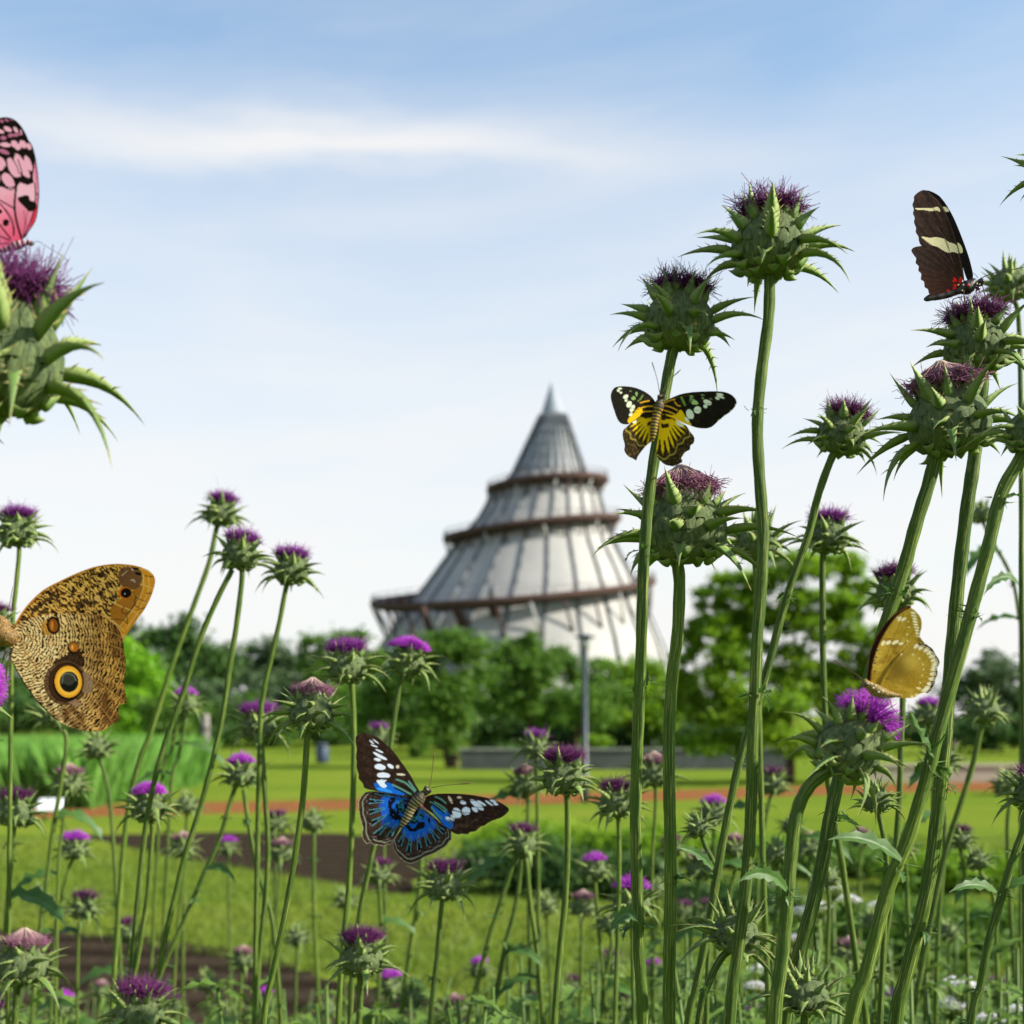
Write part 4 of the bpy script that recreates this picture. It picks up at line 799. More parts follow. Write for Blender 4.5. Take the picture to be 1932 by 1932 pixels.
T((488, 1372), 68, 'violet', -2, [[(493, 1402), (500, 1500), (506, 1600), (500, 1700), (490, 1800), (480, 1932)]], 'fading purple thistle left of the large flat faded one', sw=13, hero=True)
T((455, 1462), 58, 'bright', 0, [[(442, 1490), (415, 1580), (386, 1645), (350, 1730), (310, 1820), (280, 1900), (265, 1932)], [(460, 1490), (470, 1560), (488, 1650), (515, 1745), (530, 1932)]], 'bright magenta pom thistle with two diverging stems', sw=12, lv=[(385, 1645, 440, 1690, 22, .3, -2.2)])
T((418, 970), 60, 'violet', 6, [[(409, 995), (395, 1060), (370, 1130), (337, 1220), (310, 1300), (285, 1380), (262, 1440), (240, 1540), (225, 1700), (210, 1932)]], 'highest of the three leaning thistles left of the tower', sw=12, hero=True)
T((453, 1048), 70, 'violet', 8, [[(457, 1085), (446, 1180), (433, 1260), (420, 1350), (400, 1440), (376, 1530), (350, 1610), (328, 1700), (305, 1800), (285, 1932)], [(438, 1075), (410, 1130), (376, 1210), (345, 1310), (312, 1400), (290, 1480), (270, 1600), (240, 1932)]], 'middle of the three leaning thistles left of the tower', sw=13, hero=True)
T((549, 1078), 68, 'violet', 3, [[(540, 1108), (528, 1170), (512, 1240), (497, 1310), (490, 1400), (480, 1932)]], 'rightmost of the three leaning thistles left of the tower, fading pink', sw=12, hero=True)
T((34, 1005), 72, 'violet', -2, [[(36, 1045), (30, 1110), (24, 1180), (20, 1400), (15, 1932)]], 'violet thistle at the left edge above the brown patterned butterfly', sw=11, hero=True)
T((350, 1328), 46, 'bright', 2, [[(341, 1352), (322, 1420), (305, 1480), (280, 1932)], [(352, 1352), (336, 1430), (322, 1500), (300, 1932)]], 'magenta thistle in front of the dark trees beside the leaning stems', sw=9)
T((281, 1524), 70, 'bright', 0, [[(287, 1558), (284, 1620), (277, 1700), (266, 1770), (252, 1850), (240, 1932)]], 'bright purple thistle in front of the clay path on the left', sw=12, hero=True, tw=.9)
T((29, 1535), 68, 'bloom', -1, [[(26, 1568), (20, 1640), (11, 1740), (5, 1932)]], 'dark thistle at the left edge in front of the lawn', sw=12)
T((184, 1412), 52, 'bud', -3, [[(191, 1440), (205, 1495), (213, 1580), (220, 1700), (228, 1830), (232, 1932)]], 'pale green bud below the tip of the brown patterned butterfly', sw=10)
T((98, 1352), 55, 'bud', -4, [[(125, 1390), (115, 1480), (101, 1560), (86, 1680), (73, 1780), (60, 1932)]], 'bud mostly hidden behind the brown patterned butterfly\'s lower wing', sw=12)
T((131, 1480), 54, 'withered', 2, [[(124, 1510), (118, 1560), (110, 1650), (105, 1932)]], 'pale withered thistle in front of the tall grass', sw=8)
T((140, 1603), 50, 'bright', 2, [[(131, 1635), (115, 1700), (104, 1760), (95, 1932)]], 'small magenta thistle over the lawn at the left', sw=9)
T((158, 1715), 50, 'bloom', 4, [[(150, 1745), (147, 1800), (145, 1932)]], 'dark rounded thistle over the soil bed at the left', sw=8)
T((590, 1552), 42, 'bud', 3, [[(592, 1585), (592, 1700), (599, 1850), (605, 1932)]], 'green bud between the large faded thistle stem and the blue butterfly', sw=10)
T((522, 1555), 38, 'bloom', 0, [[(520, 1580), (518, 1700), (505, 1932)]], 'little dark thistle before the clay path left of centre', sw=8)
T((345, 1600), 44, 'withered', 0, [[(348, 1630), (335, 1750), (325, 1932)]], 'pinkish withered thistle over the lawn left of the crossing stems', sw=8)
T((430, 1600), 32, 'bright', 0, [[(430, 1622), (432, 1700), (436, 1932)]], 'tiny magenta thistle in front of the upper soil bed', sw=7)
T((532, 1610), 42, 'withered', 2, [[(528, 1640), (520, 1760), (520, 1932)]], 'pale pink withered thistle in front of the upper soil bed', sw=8)
T((352, 1520), 42, 'bud', 4, [[(352, 1550), (346, 1700), (345, 1932)]], 'small bud in front of the path right of the bright purple thistle', sw=8)
T((458, 1812), 40, 'withered', 4, [[(456, 1840), (452, 1932)]], 'withered thistle over the dark lower soil bed', sw=8)
T((390, 1855), 38, 'bud', 0, [[(391, 1880), (393, 1932)]], 'leafy bud over the dark lower soil bed', sw=8)
T((560, 1770), 40, 'bud', 0, [[(560, 1800), (556, 1932)]], 'small bud at the bottom between the splayed left stems', sw=8)
T((775, 1885), 46, 'bud', 0, [[(775, 1915), (775, 1940)]], 'spiky bud at the bottom edge right of the broad dark thistle', sw=9)
T((44, 1822), 96, 'withered', 2, [[(32, 1865), (30, 1900), (28, 1932)]], 'drooping withered thistle with pale centre at the lower left corner', d=1.35, sw=17, nf=300, tw=1.05)
T((262, 1912), 96, 'bloom', 6, [[(258, 1960), (256, 1990)]], 'fluffy purple thistle at the bottom edge on the left', d=1.3, sw=15, nf=600, tw=1.1)
T((-8, 1925), 60, 'bloom', 4, [[(-8, 1960), (-8, 1990)]], 'dark thistle tuft peeking in at the bottom left corner', d=1.5, sw=12)
T((-8, 1175), 56, 'bloom', 6, [[(-6, 1210), (-5, 1300), (-5, 1932)]], 'purple thistle peeking from behind the brown patterned butterfly\'s body', d=1.4, sw=10)
T((-58, 1292), 96, 'bright', 84, [[(-110, 1340), (-125, 1500), (-130, 1932)]], 'vivid magenta flower at the left edge under the brown patterned butterfly', d=.88, sw=18, hero=True, nf=520)
T((18, 682), 205, 'bloom', 5, [[(-20, 790), (-70, 840), (-110, 1000), (-120, 1300), (-125, 1932)]], 'large near out of focus thistle at the left edge beneath the pink butterfly', d=.68, sw=30, spread=1.2, nf=1300, tl=1.0, tw=.95, zs=1.35)
T((1998, 322), 100, 'bud', -8, [[(1985, 400), (1990, 700), (1995, 1932)]], 'thistle outside the right edge with only one spine tip showing', d=.9, sw=18, hero=True)
# --- many slighter stems low in the picture
for c_, w_, k_, t_, d_, l_ in (((1466, 1610), 46, 'bud', -8, 1.7, 'green bud right of the tallest stem above the bent stem leaf'), ((1385, 1600), 40, 'withered', 4, 2.0, 'withered head between the pale slanting stem and the tallest stem'), ((1560, 1655), 44, 'bud', 6, 1.6, 'bud left of the small violet thistle\'s lower stem'), ((1705, 1600), 42, 'bud', 10, 1.7, 'bud crossing the thick slanting stems right of the big leaf'), ((1812, 1585), 44, 'bloom', 3, 1.8, 'dark thistle over the bright low shrub at the right'), ((1900, 1480), 40, 'bud', -4, 2.0, 'bud in front of the brown box at the right edge'), ((1650, 1835), 46, 'bud', -6, 1.5, 'bud under the bend of the thick slanting stem, near the bottom'), ((1270, 1600), 40, 'withered', -4, 2.1, 'withered head just right of the second parallel stem'), ((1495, 1560), 38, 'bud', 4, 1.9, 'bud tucked behind the curved neck of the right leaning thistle'), ((1150, 1745), 40, 'bud', 5, 2.0, 'bud below the bright magenta thistle over the dark shrub')):
    T(c_, w_, k_, t_, [[(c_[0]+4, c_[1]+38), (c_[0]+rnd_(c_[0]), c_[1]+120), (c_[0]+rnd_(c_[1])*2, 1932)]], l_, d=d_, sw=11)
rg_ = random.Random(77)
desc = ['upright', 'leaning', 'slender', 'short', 'crooked', 'pale', 'dusky', 'leafy']; 
spots = [(60, 1850), (120, 1900), (190, 1870), (330, 1900), (430, 1910), (500, 1890), (620, 1905), (735, 1860), (860, 1905), (905, 1830), (1000, 1885), (1080, 1860), (1150, 1820), (1180, 1895), (1290, 1720), (1300, 1850), (1560, 1850), (1650, 1740), (1790, 1760), (1880, 1870), (1690, 1890), (1240, 1680), (1335, 1720), (1545, 1730), (1625, 1585), (650, 1700), (240, 1760), (75, 1690)]
near = ['near the bottom left corner', 'left of the fluffy purple thistle', 'above the fluffy purple thistle', 'right of the fluffy purple thistle', 'below the small withered one on the soil', 'over the soil at the lower left', 'left of the broad dark bottom thistle', 'between the broad dark thistle and the one under the blue butterfly', 'under the stem below the blue butterfly', 'left of the three splayed stems', 'between the splayed stems at the bottom', 'beside the stem of the broad thistle before the wall', 'left of the yellow butterfly\'s stem low down', 'at the foot of the yellow butterfly\'s stem', 'between the paired and the pale stems', 'low beside the paired stems', 'among the white flower clusters bottom right', 'right of the white flower clusters', 'before the far right low shrub', 'near the bottom right corner', 'low left of the soft focus bud', 'between the two parallel stems', 'behind the compact spiky bud', 'behind the bend of the right stems', 'under the magenta flower with the olive butterfly', 'below the straight stem of the double thistle', 'over the lawn above the lower soil bed', 'on the lawn side of the left edge']
for i, ((u, v), nr) in enumerate(zip(spots, near)):
    kd = rg_.choice(['bud', 'bud', 'withered', 'bloom', 'bright', 'bud']); wd = rg_.uniform(30, 44)
    nm = {'bud': 'green bud', 'withered': 'withered brown thistle', 'bloom': 'dark purple thistle', 'bright': 'magenta thistle'}[kd]
    T((u, v), wd, kd, rg_.uniform(-10, 10), [[(u+rg_.uniform(-6, 6), v+50), (u+rg_.uniform(-14, 14), v+140)]], 'small '+nm+' '+nr, sw=rg_.uniform(7, 10))
# leafy undergrowth at the foot of the thistles
mb = MB(); rg_ = random.Random(5)
for i in range(900):
    d = rg_.uniform(1.4, 5.5); x = (rg_.uniform(-.42, .42) if i < 620 else rg_.uniform(.08, .42))*d; top = HC-585/F*d-rg_.uniform(-.02, .13)*d*.45 + rg_.uniform(0, .03)*d
    if rg_.random() < .7 and x > 0: top += rg_.uniform(0, .055)*d
    a = rg_.uniform(0, 6.28); o = Vector((math.cos(a), math.sin(a), rg_.uniform(.1, .9)))
    mb.tube(catmull([(x, d, -.02), (x+rg_.uniform(-.05, .05), d, top*.6), (x+rg_.uniform(-.06, .06), d, top)], 3), [.004, .0038, .0035, .0032, .003, .0028, .002], 5, 0, True, [.0]*7)
    for k in range(rg_.randint(4, 8)):
        a = rg_.uniform(0, 6.28); o = Vector((math.cos(a), math.sin(a), rg_.uniform(-.1, .9))); L = rg_.uniform(.025, .075)*(d*.4+.5)*.75
        leaf_geo(mb, (x, d, top-rg_.uniform(0, .12)*d*.6), o, (0, 0, 1), L, L*rg_.uniform(.3, .5), (0, 0, rg_.uniform(-2.2, -.4)), rg_, 4, rg_.random()*6)
M_under = leaf_mat('undergrowth', (.075, .15, .015), (.13, .225, .03), (.22, .31, .08), .35)
tag(mb.obj('undergrowth', M_under), 'leafy green thistle foliage low at the bottom', 'foliage', kind='stuff')
# white umbel flowers
M_wh = simple('white_petals', (.8, .77, .79), (.66, .62, .66), 80, .7, .2)
def umbel(u, v, w, d, label):
    w *= 1.25; d *= .55; c = P(u, v, d); r = w/2/F*d; base = Vector((c.x+.03, d+.02, 0)); root = empty('white_wildflower', base, label, 'flower', 'white flower clusters'); rng = random.Random(int(u*3+v))
    mb = MB(); cc_ = c-base; mb.tube(catmull([(0, 0, -.01), (cc_.x*.4, cc_.y, cc_.z*.5), cc_-Vector((0, 0, r*.9))], 5), .0035, 7)
    for k in range(16):
        a = rng.random()*6.28; q = rng.random()**.5*r*.85; mb.tube([cc_-Vector((0, 0, r*.9)), cc_+Vector((math.cos(a)*q, math.sin(a)*q, -.1*r))], .0014, 5)
    mb.obj('stalk', M_stem2, root)
    mb = MB()
    for k in range(190):
        a = rng.random()*6.28; q = rng.random()**.5; p = cc_+Vector((math.cos(a)*q*r, math.sin(a)*q*r, r*.42*(1-q*q)+rng.uniform(-.08, .08)*r)); s = r*.10
        for j in range(5):
            b = j*1.2566+k; e1 = Vector((math.cos(b), math.sin(b), .25))*s; e2 = Vector((math.cos(b+.6), math.sin(b+.6), .25))*s
            mb.add([p, p+e1, p+(e1+e2)*.62, p+e2], [(0, 1, 2, 3)])
    mb.obj('flower_cluster', M_wh, root, False)
for u, v, w_, d, lb in ((1571, 1675, 46, 4.2, 'white flower cluster highest of the group behind the right stems'), (1545, 1712, 40, 4.1, 'white flower cluster left below the highest one'), (1600, 1700, 42, 4.3, 'white flower cluster right of the highest one'), (1512, 1722, 38, 4.2, 'white flower cluster beside the bent stem'), (1440, 1832, 44, 3.9, 'white flower cluster left of the spiky bottom bud'), (1425, 1862, 36, 3.8, 'white flower cluster lower left of the spiky bottom bud'), (1480, 1845, 34, 4.0, 'white flower cluster just above the spiky bottom bud'), (1495, 1772, 34, 4.2, 'white flower cluster half behind the bent stem lower down'), (1815, 1862, 66, 3.4, 'wide white flower cluster near the bottom right'), (1795, 1898, 52, 3.4, 'white flower cluster below the wide one'), (1868, 1925, 46, 3.3, 'white flower cluster at the bottom right edge'), (1922, 1908, 40, 3.3, 'white flower cluster in the bottom right corner'), (1655, 1710, 32, 4.4, 'small white flower cluster between two right stems')):
    umbel(u, v, w_, d, lb)
# ------------------------------------------------------------------ butterflies
def vnoise(x, y, seed=0):
    xi = np.floor(x).astype(int); yi = np.floor(y).astype(int); fx = x-xi; fy = y-yi; fx = fx*fx*(3-2*fx); fy = fy*fy*(3-2*fy)
    h = lambda a, b: np.modf(np.abs(np.sin(a*127.1+b*311.7+seed*74.7)*43758.5453))[0]
    return (h(xi, yi)*(1-fx)+h(xi+1, yi)*fx)*(1-fy)+(h(xi, yi+1)*(1-fx)+h(xi+1, yi+1)*fx)*fy
def fbm(x, y, seed=0, o=3):
    return sum(vnoise(x*2**i, y*2**i, seed+i)/2**i for i in range(o))/(2-2**(1-o))
def inpoly(P_, poly):
    x, y = P_[:, 0], P_[:, 1]; c = np.zeros(len(P_), bool); q = np.array(poly, float)
    for (x1, y1), (x2, y2) in zip(q, np.roll(q, -1, 0)):
        if y1 == y2: continue
        c ^= ((y1 > y) != (y2 > y)) & (x < (x2-x1)*(y-y1)/(y2-y1)+x1)
    return c
def dseg(P_, a, b):
    a = np.array(a, float); b = np.array(b, float); d = b-a; t = np.clip(((P_-a)@d)/max(d@d, 1e-9), 0, 1); q = a+t[:, None]*d
    return np.hypot(*(P_-q).T), q, t
def dline(P_, pts):
    best = np.full(len(P_), 1e9)
    for a, b in zip(pts, pts[1:]): best = np.minimum(best, dseg(P_, a, b)[0])
    return best
def smooth2(pts, n=4, closed=True):
    p = np.array(pts, float); out = []; N = len(p)
    for i in range(N if closed else N-1):
        a, b, c, d = (p[(i-1) % N], p[i], p[(i+1) % N], p[(i+2) % N]) if closed else (p[max(i-1, 0)], p[i], p[i+1], p[min(i+2, N-1)])
        for k in range(n):
            t = k/n; out.append(.5*(2*b+(c-a)*t+(2*a-5*b+4*c-d)*t*t+(3*b-a-3*c+d)*t**3))
    if not closed: out.append(p[-1])
    return np.array(out)
class Paint:
    def __init__(s, P_, base): s.P = P_; s.c = np.tile(np.array(base, float), (len(P_), 1))
    def mask(s, m, col, a=1.):
        m = np.clip(np.asarray(m, float)*a, 0, 1)[:, None]; s.c = s.c*(1-m)+np.array(col, float)*m
    def poly(s, pts, col, sm=True, a=1.): s.mask(inpoly(s.P, smooth2(pts) if sm else pts), col, a)
    def ell(s, x, y, rx, ry, rot=0, col=(255, 255, 255), a=1., wob=0.):
        t = R(rot); dx = s.P[:, 0]-x; dy = s.P[:, 1]-y; u = (dx*math.cos(t)+dy*math.sin(t))/rx; v = (-dx*math.sin(t)+dy*math.cos(t))/ry
        d = np.sqrt(u*u+v*v)+(wob*(fbm(s.P[:, 0]/18, s.P[:, 1]/18, 3)-.5) if wob else 0); s.mask(np.clip((1-d)*min(rx, ry)/3.+.5, 0, 1), col, a)
    def line(s, pts, w, col, sm=True, a=1.):
        q = smooth2(pts, 4, False) if sm and len(pts) > 2 else pts; d = dline(s.P, q); s.mask(np.clip((w/2-d)/3+.5, 0, 1), col, a)
def mkwing_mat():
    m, nt = newmat('butterfly_wing'); c = attr(nt, 'col').outputs['Color']; n = noise(nt, objc(nt), 900, 3)
    finish(nt, c, .7, .08, .22, n, .15, .0005); return m
M_wing = mkwing_mat()
class Bug:
    def __init__(s, org, k, d, label):
        s.ox, s.oy, s.k, s.d = org[0], org[1], k, d; s.label = label
    def uv(s, x, y): return (s.ox+x*s.k)/1.8748, (s.oy+y*s.k)/1.8748
    def pt(s, x, y, dd=0.): u, v = s.uv(x, y); return P(u, v, s.d+dd)
    def start(s, name, x, y): s.root = empty(name, s.pt(x, y), s.label, 'butterfly', 'butterflies'); s.b = s.root.location.copy()
    def wing(s, name, outline, paint, depth, step=None, sm=True, label=None):
        """fine sheet in the wing's outline; depth(x,y) gives metres towards the camera (negative) for the wing's real pose"""
        ol = smooth2(outline, 5) if sm else np.array(outline, float); step = step or 2.1/s.k
        x0, y0 = ol.min(0)-step; x1, y1 = ol.max(0)+step
        u_lim = (-30*1.8748-s.ox)/s.k; x0 = max(x0, u_lim)
        nx = int((x1-x0)/step)+2; ny = int((y1-y0)/step)+2
        gx = x0+np.arange(nx)*step; gy = y0+np.arange(ny)*step
        cx, cy = np.meshgrid(gx[:-1]+step/2, gy[:-1]+step/2); ins = inpoly(np.stack([cx.ravel(), cy.ravel()], 1), ol).reshape(ny-1, nx-1)
        VX, VY = np.meshgrid(gx, gy); V = np.stack([VX.ravel(), VY.ravel()], 1)
        idx = np.arange(nx*ny).reshape(ny, nx); q = np.stack([idx[:-1, :-1][ins], idx[:-1, 1:][ins], idx[1:, 1:][ins], idx[1:, :-1][ins]], 1)
        pad = np.pad(ins, 1); full = pad[:-1, :-1] & pad[1:, :-1] & pad[:-1, 1:] & pad[1:, 1:]
        used = np.unique(q); bd = used[~full.ravel()[used]]
        best = np.full(len(bd), 1e9); proj = V[bd].copy()
        for a, b in zip(ol, np.roll(ol, -1, 0)):
            dd, qq, _ = dseg(V[bd], a, b); m = dd < best; best[m] = dd[m]; proj[m] = qq[m]
        near_ = best < step*1.6; V[bd[near_]] = proj[near_]
        rem = np.full(nx*ny, -1); rem[used] = np.arange(len(used)); q = rem[q]; V = V[used]
        c = paint(V); c = np.clip(c+(fbm(V[:, 0]/4, V[:, 1]/4, 9)-.5)[:, None]*14, 0, 255)
        dz = depth(V[:, 0], V[:, 1]); D = s.d+dz; u = (s.ox+V[:, 0]*s.k)/1.8748; v = (s.oy+V[:, 1]*s.k)/1.8748
        W = np.stack([(u-966)/F*D, D, HC-(v-HOR)/F*D], 1)-np.array(s.b)
        me = bpy.data.meshes.new(name); n = len(q); me.vertices.add(len(W)); me.vertices.foreach_set('co', W.astype('f').ravel())
        me.loops.add(4*n); me.loops.foreach_set('vertex_index', q.astype('i').ravel()); me.polygons.add(n)
        me.polygons.foreach_set('loop_start', np.arange(0, 4*n, 4, dtype='i')); me.polygons.foreach_set('loop_total', np.full(n, 4, 'i'))
        me.polygons.foreach_set('use_smooth', [True]*n)
        a = me.attributes.new('col', 'FLOAT_COLOR', 'POINT'); rgba = np.ones((len(W), 4), 'f'); rgba[:, :3] = lin(c)**1.12; a.data.foreach_set('color', rgba.ravel())
        me.materials.append(M_wing); me.update(calc_edges=True); o = link(name, me, s.root)
        if label: o['label'] = label
        return o
    def line(s, name, pts, w, mat, dd=-.003, parent=None, tip=0.):
        pp = catmull([s.pt(x, y, dd+.0006*i)-s.b for i, (x, y) in enumerate(pts)], 5) if len(pts) > 2 else [s.pt(x, y, dd)-s.b for x, y in pts]
        r = w*s.k/1.8748/F*s.d/2; n = len(pp); rs = [r*(1-.3*i/(n-1)) for i in range(n)]
        if tip: rs[-3:] = [r*tip*.8, r*tip, r*tip*.6]
        mb = MB(); mb.tube(pp, rs, 6); return mb.obj(name, mat, s.root)
    def body(s, segs, mats, name='body', dd=-.001):
        """one continuous body: chain of (x,y,radius,depth) swept as a tube"""
        pts = smooth2([(a, b) for a, b, c in segs], 6, False); rr = smooth2([(c, 0) for a, b, c in segs], 6, False)[:, 0]
        k = s.k/1.8748/F*s.d; mb = MB(); q = [s.pt(x, y, dd)-s.b for x, y in pts]
        mb.tube(q, [max(r, 1)*k*(1+.05*math.sin(i*2.5)) for i, r in enumerate(rr)], 16); return mb.obj(name, mats, s.root)
    def ball(s, name, x, y, r, mat, dd=-.004, parent=None):
        mb = MB(); k = s.k/1.8748/F*s.d*r; c = s.pt(x, y, dd)-s.b; mb.ellip(c, (k, 0, 0), (0, k, 0), (0, 0, k), 14, 9); return mb.obj(name, mat, parent or s.root)
def body_mat(name, a, b, freq, rough=.6, thr=.5, ns=.3, dark=0.):
    """banded hairy body: bands run round it along its length"""
    m, nt = newmat(name); st = attr(nt, 'st'); sp = nd(nt, 'ShaderNodeSeparateXYZ'); nt.links.new(st.outputs['Vector'], sp.inputs[0])
    n = noise(nt, objc(nt), 700, 4, .7); s1 = mth(nt, 'SINE', mth(nt, 'MULTIPLY', sp.outputs[2], freq))
    f = ramp(nt, mth(nt, 'ADD', mth(nt, 'MULTIPLY', s1, .5), mth(nt, 'MULTIPLY', n, ns*2)), [(thr-.08, 0.), (thr+.12, 1.)])
    if freq < 200: f = ramp(nt, noise(nt, objc(nt), 1300, 4, .75), [(.44, 0.), (.54, 1.)])
    if dark: f = mth(nt, 'MAXIMUM', f, mth(nt, 'MULTIPLY', ramp(nt, mth(nt, 'DIVIDE', sp.outputs[2], dark), [(.2, 0.), (.3, 1.), (.9, 1.), (1., 0.)]), ramp(nt, n, [(.42, .4), (.55, 1.)])))
    finish(nt, mixc(nt, f, a, b), rough, .3, 0, n, .6, .0006, sheen=0.); return m
M_eye = simple('insect_eye', (.02, .012, .01), (.05, .035, .03), 300, .15, .6)
M_leg = simple('insect_leg', (.025, .018, .014), (.06, .045, .035), 400, .5)
M_ant = simple('insect_antenna', (.10, .05, .02), (.05, .03, .015), 300, .5)
flat = lambda z: (lambda x, y: z+0*x)
# ---- yellow and black butterfly on the stem (seen from above, wings open)
def butterfly_yellow():
    b = Bug((2050, 1250), .33644, .848, 'yellow and black butterfly with open wings resting on an upright thistle stem'); b.start('butterfly', 830, 600)
    ax0 = np.array([845., 470.]); ax1 = np.array([770., 930.])
    DK = (34, 30, 20); YE = (236, 196, 22); WH = (232, 236, 212)
    dep = lambda x, y: -.006-.26*np.abs(x-(845-(y-470)*.163))*b.k/1.8748/F*b.d+.002*np.sin((x+y)/90.)*0
    def fw(sg, T_):
        def f(V):
            p = Paint(V, DK); n = fbm(V[:, 0]/26, V[:, 1]/26, 5)
            p.mask(np.clip((n-.5)*1.6, 0, 1), (70, 58, 34)); T_(p)
            return p.c
        return f
    def rf(p):
        rad = np.hypot(p.P[:, 0]-830, p.P[:, 1]-560)
        p.poly([(1065, 600), (1110, 660), (1180, 760), (1090, 735), (960, 680), (900, 640), (1000, 650)], YE)
        p.poly([(1060, 590), (1100, 640), (1120, 700), (1060, 660), (1040, 630)], YE)
        for l in ([(880, 545), (960, 565), (1030, 600)], [(895, 520), (960, 490), (1000, 485)], [(1000, 510), (1030, 545), (1060, 555)], [(860, 590), (930, 610), (1000, 640)]): p.line(l, 15, (222, 170, 35))
        p.line([(890, 515), (1000, 470), (1150, 440)], 5, (120, 100, 50))
        for e in ((1160, 640, 44, 66, -22), (1240, 594, 46, 46, -20), (1130, 698, 20, 38, -35), (1345, 514, 55, 30, 25), (1323, 555, 24, 27, -15), (1478, 430, 46, 14, 12), (1480, 455, 54, 15, 20), (1448, 472, 28, 16, 25)): p.ell(e[0], e[1], e[2]*.86, e[3]*.84, e[4], WH, wob=.12)
        p.poly([(1185, 485), (1215, 490), (1250, 530), (1185, 535)], (178, 205, 135)); p.poly([(1160, 445), (1200, 450), (1175, 485), (1158, 520)], (130, 165, 95)); p.line([(1072, 465), (1110, 545)], 26, (120, 150, 70)); p.ell(1295, 440, 22, 12, 10, (120, 150, 90)); p.ell(1295, 470, 12, 10, 0, (150, 170, 110)); p.ell(1380, 480, 20, 9, 20, (120, 130, 90))
        for yy in ((1060, 560, 1640, 500), (1100, 600, 1590, 600), (1140, 690, 1480, 690), (1180, 740, 1380, 765), (1060, 560, 1400, 400)): p.line([yy[:2], yy[2:]], 4, (22, 18, 12), a=.7)
        for x, y in ((1640, 540), (1590, 605), (1525, 655), (1460, 705)): p.ell(x, y, 14, 6, -50, (210, 205, 150))
    def lf(p):
        p.poly([(520, 735), (510, 690), (560, 640), (620, 570), (660, 590), (640, 650), (590, 690)], YE)
        for l in ([(640, 520), (690, 505), (730, 500)], [(620, 585), (690, 560), (780, 555)], [(640, 625), (700, 610), (770, 610)]): p.line(l, 15, (222, 170, 35))
        for e in ((425, 370, 26, 12, 0), (408, 392, 20, 14, 20), (435, 412, 18, 12, -10), (485, 455, 36, 24, -30), (490, 492, 20, 20, -30), (522, 535, 30, 46, 25), (556, 578, 26, 52, 28), (540, 640, 18, 32, 38)): p.ell(e[0], e[1], e[2]*.86, e[3]*.84, e[4], WH, wob=.12)
        p.poly([(585, 410), (612, 412), (600, 455), (592, 440)], (140, 180, 110)); p.poly([(545, 470), (575, 445), (590, 480), (560, 490)], (150, 180, 110)); p.line([(665, 440), (640, 480), (615, 500)], 14, (130, 160, 80)); p.ell(535, 397, 12, 8, 0, (120, 150, 90))
        for l in ((640, 540, 340, 430), (620, 590, 345, 540), (600, 620, 380, 650), (640, 500, 440, 345)): p.line([l[:2], l[2:]], 4, (22, 18, 12), a=.7)
    def hind(cx, cy, sgn, lower, white):
        def f(V):
            p = Paint(V, YE); x = V[:, 0]; y = V[:, 1]; dx = x-cx; dy = y-cy; r = np.hypot(dx, dy); a = np.arctan2(dx, dy)
            p.mask(np.clip((fbm(x/30, y/30, 2)-.55)*2, 0, 1), (250, 215, 70))
            for (yy, h, e) in ((cy+60, 26, 0), (cy+150, 20, 1)): 
                m = (np.abs(y-yy-dx*.10-10*np.sin(dx/23.)) < h*(.7+.6*vnoise(x/12, y/40, 4))) & (np.abs(dx) > 10) & (np.abs(dx) < (150 if e == 0 else 90)); p.mask(m, (62, 50, 24))
            edge = lower(a); q = (r-edge)/60.
            rays = np.abs(np.sin(a*21.+.4)); m = (r > edge*.62+50*vnoise(a*7, a*0, 3)) & (rays < .32+np.clip((r-edge*.62)/edge, 0, 1)*1.35); p.mask(m, (52, 42, 20), .95)
            p.mask(np.clip(q, 0, 1), (58, 46, 24), .92)
            p.mask(np.abs(r-(edge+70)-12*np.sin(a*24)) < 9, (168, 145, 70)); p.mask((r > edge+10) & (fbm(x/16, y/16, 6) > .62), (150, 125, 70), .5)
            p.ell(*white, (240, 238, 215), wob=.3); return p.c
        return f
    b.wing('hindwing', [(830, 600), (920, 640), (1020, 700), (1120, 760), (1160, 820), (1205, 880), (1200, 940), (1165, 970), (1160, 1010), (1110, 1040), (1082, 1080), (1070, 1100), (1080, 1140), (1040, 1165), (1010, 1178), (980, 1187), (940, 1180), (900, 1170), (850, 1130), (815, 1080), (805, 1020), (820, 920), (835, 800), (828, 700)], hind(850, 600, 1, lambda a: 420-150*np.clip(a-.1, 0, 1.2)+20*np.sin(a*9), (1055, 742, 44, 24, 30)), dep)
    b.wing('hindwing', [(800, 610), (700, 640), (600, 690), (520, 750), (460, 810), (455, 880), (475, 960), (472, 1025), (510, 1080), (560, 1105), (595, 1125), (612, 1085), (650, 1030), (700, 970), (750, 930), (800, 860), (812, 700)], hind(800, 600, -1, lambda a: 340-60*np.clip(-a-.2, 0, 1.2), (580, 715, 30, 18, -25)), dep)
    b.wing('forewing', [(860, 560), (900, 505), (960, 470), (1060, 430), (1180, 408), (1320, 400), (1440, 398), (1540, 410), (1610, 445), (1650, 500), (1640, 550), (1590, 610), (1520, 660), (1460, 710), (1400, 765), (1340, 788), (1250, 785), (1180, 765), (1090, 730), (980, 680), (860, 625)], fw(1, rf), lambda x, y: dep(x, y)-.0012)
    b.wing('forewing', [(800, 560), (790, 500), (740, 440), (660, 390), (560, 355), (440, 345), (370, 360), (335, 410), (328, 465), (345, 540), (365, 600), (385, 660), (410, 710), (450, 742), (520, 742), (600, 690), (700, 645), (800, 615)], fw(-1, lf), lambda x, y: dep(x, y)-.0012)
    M = body_mat('body_yellow_bands', (.36, .22, .02), (.03, .026, .018), 3300, thr=.17, dark=.009)
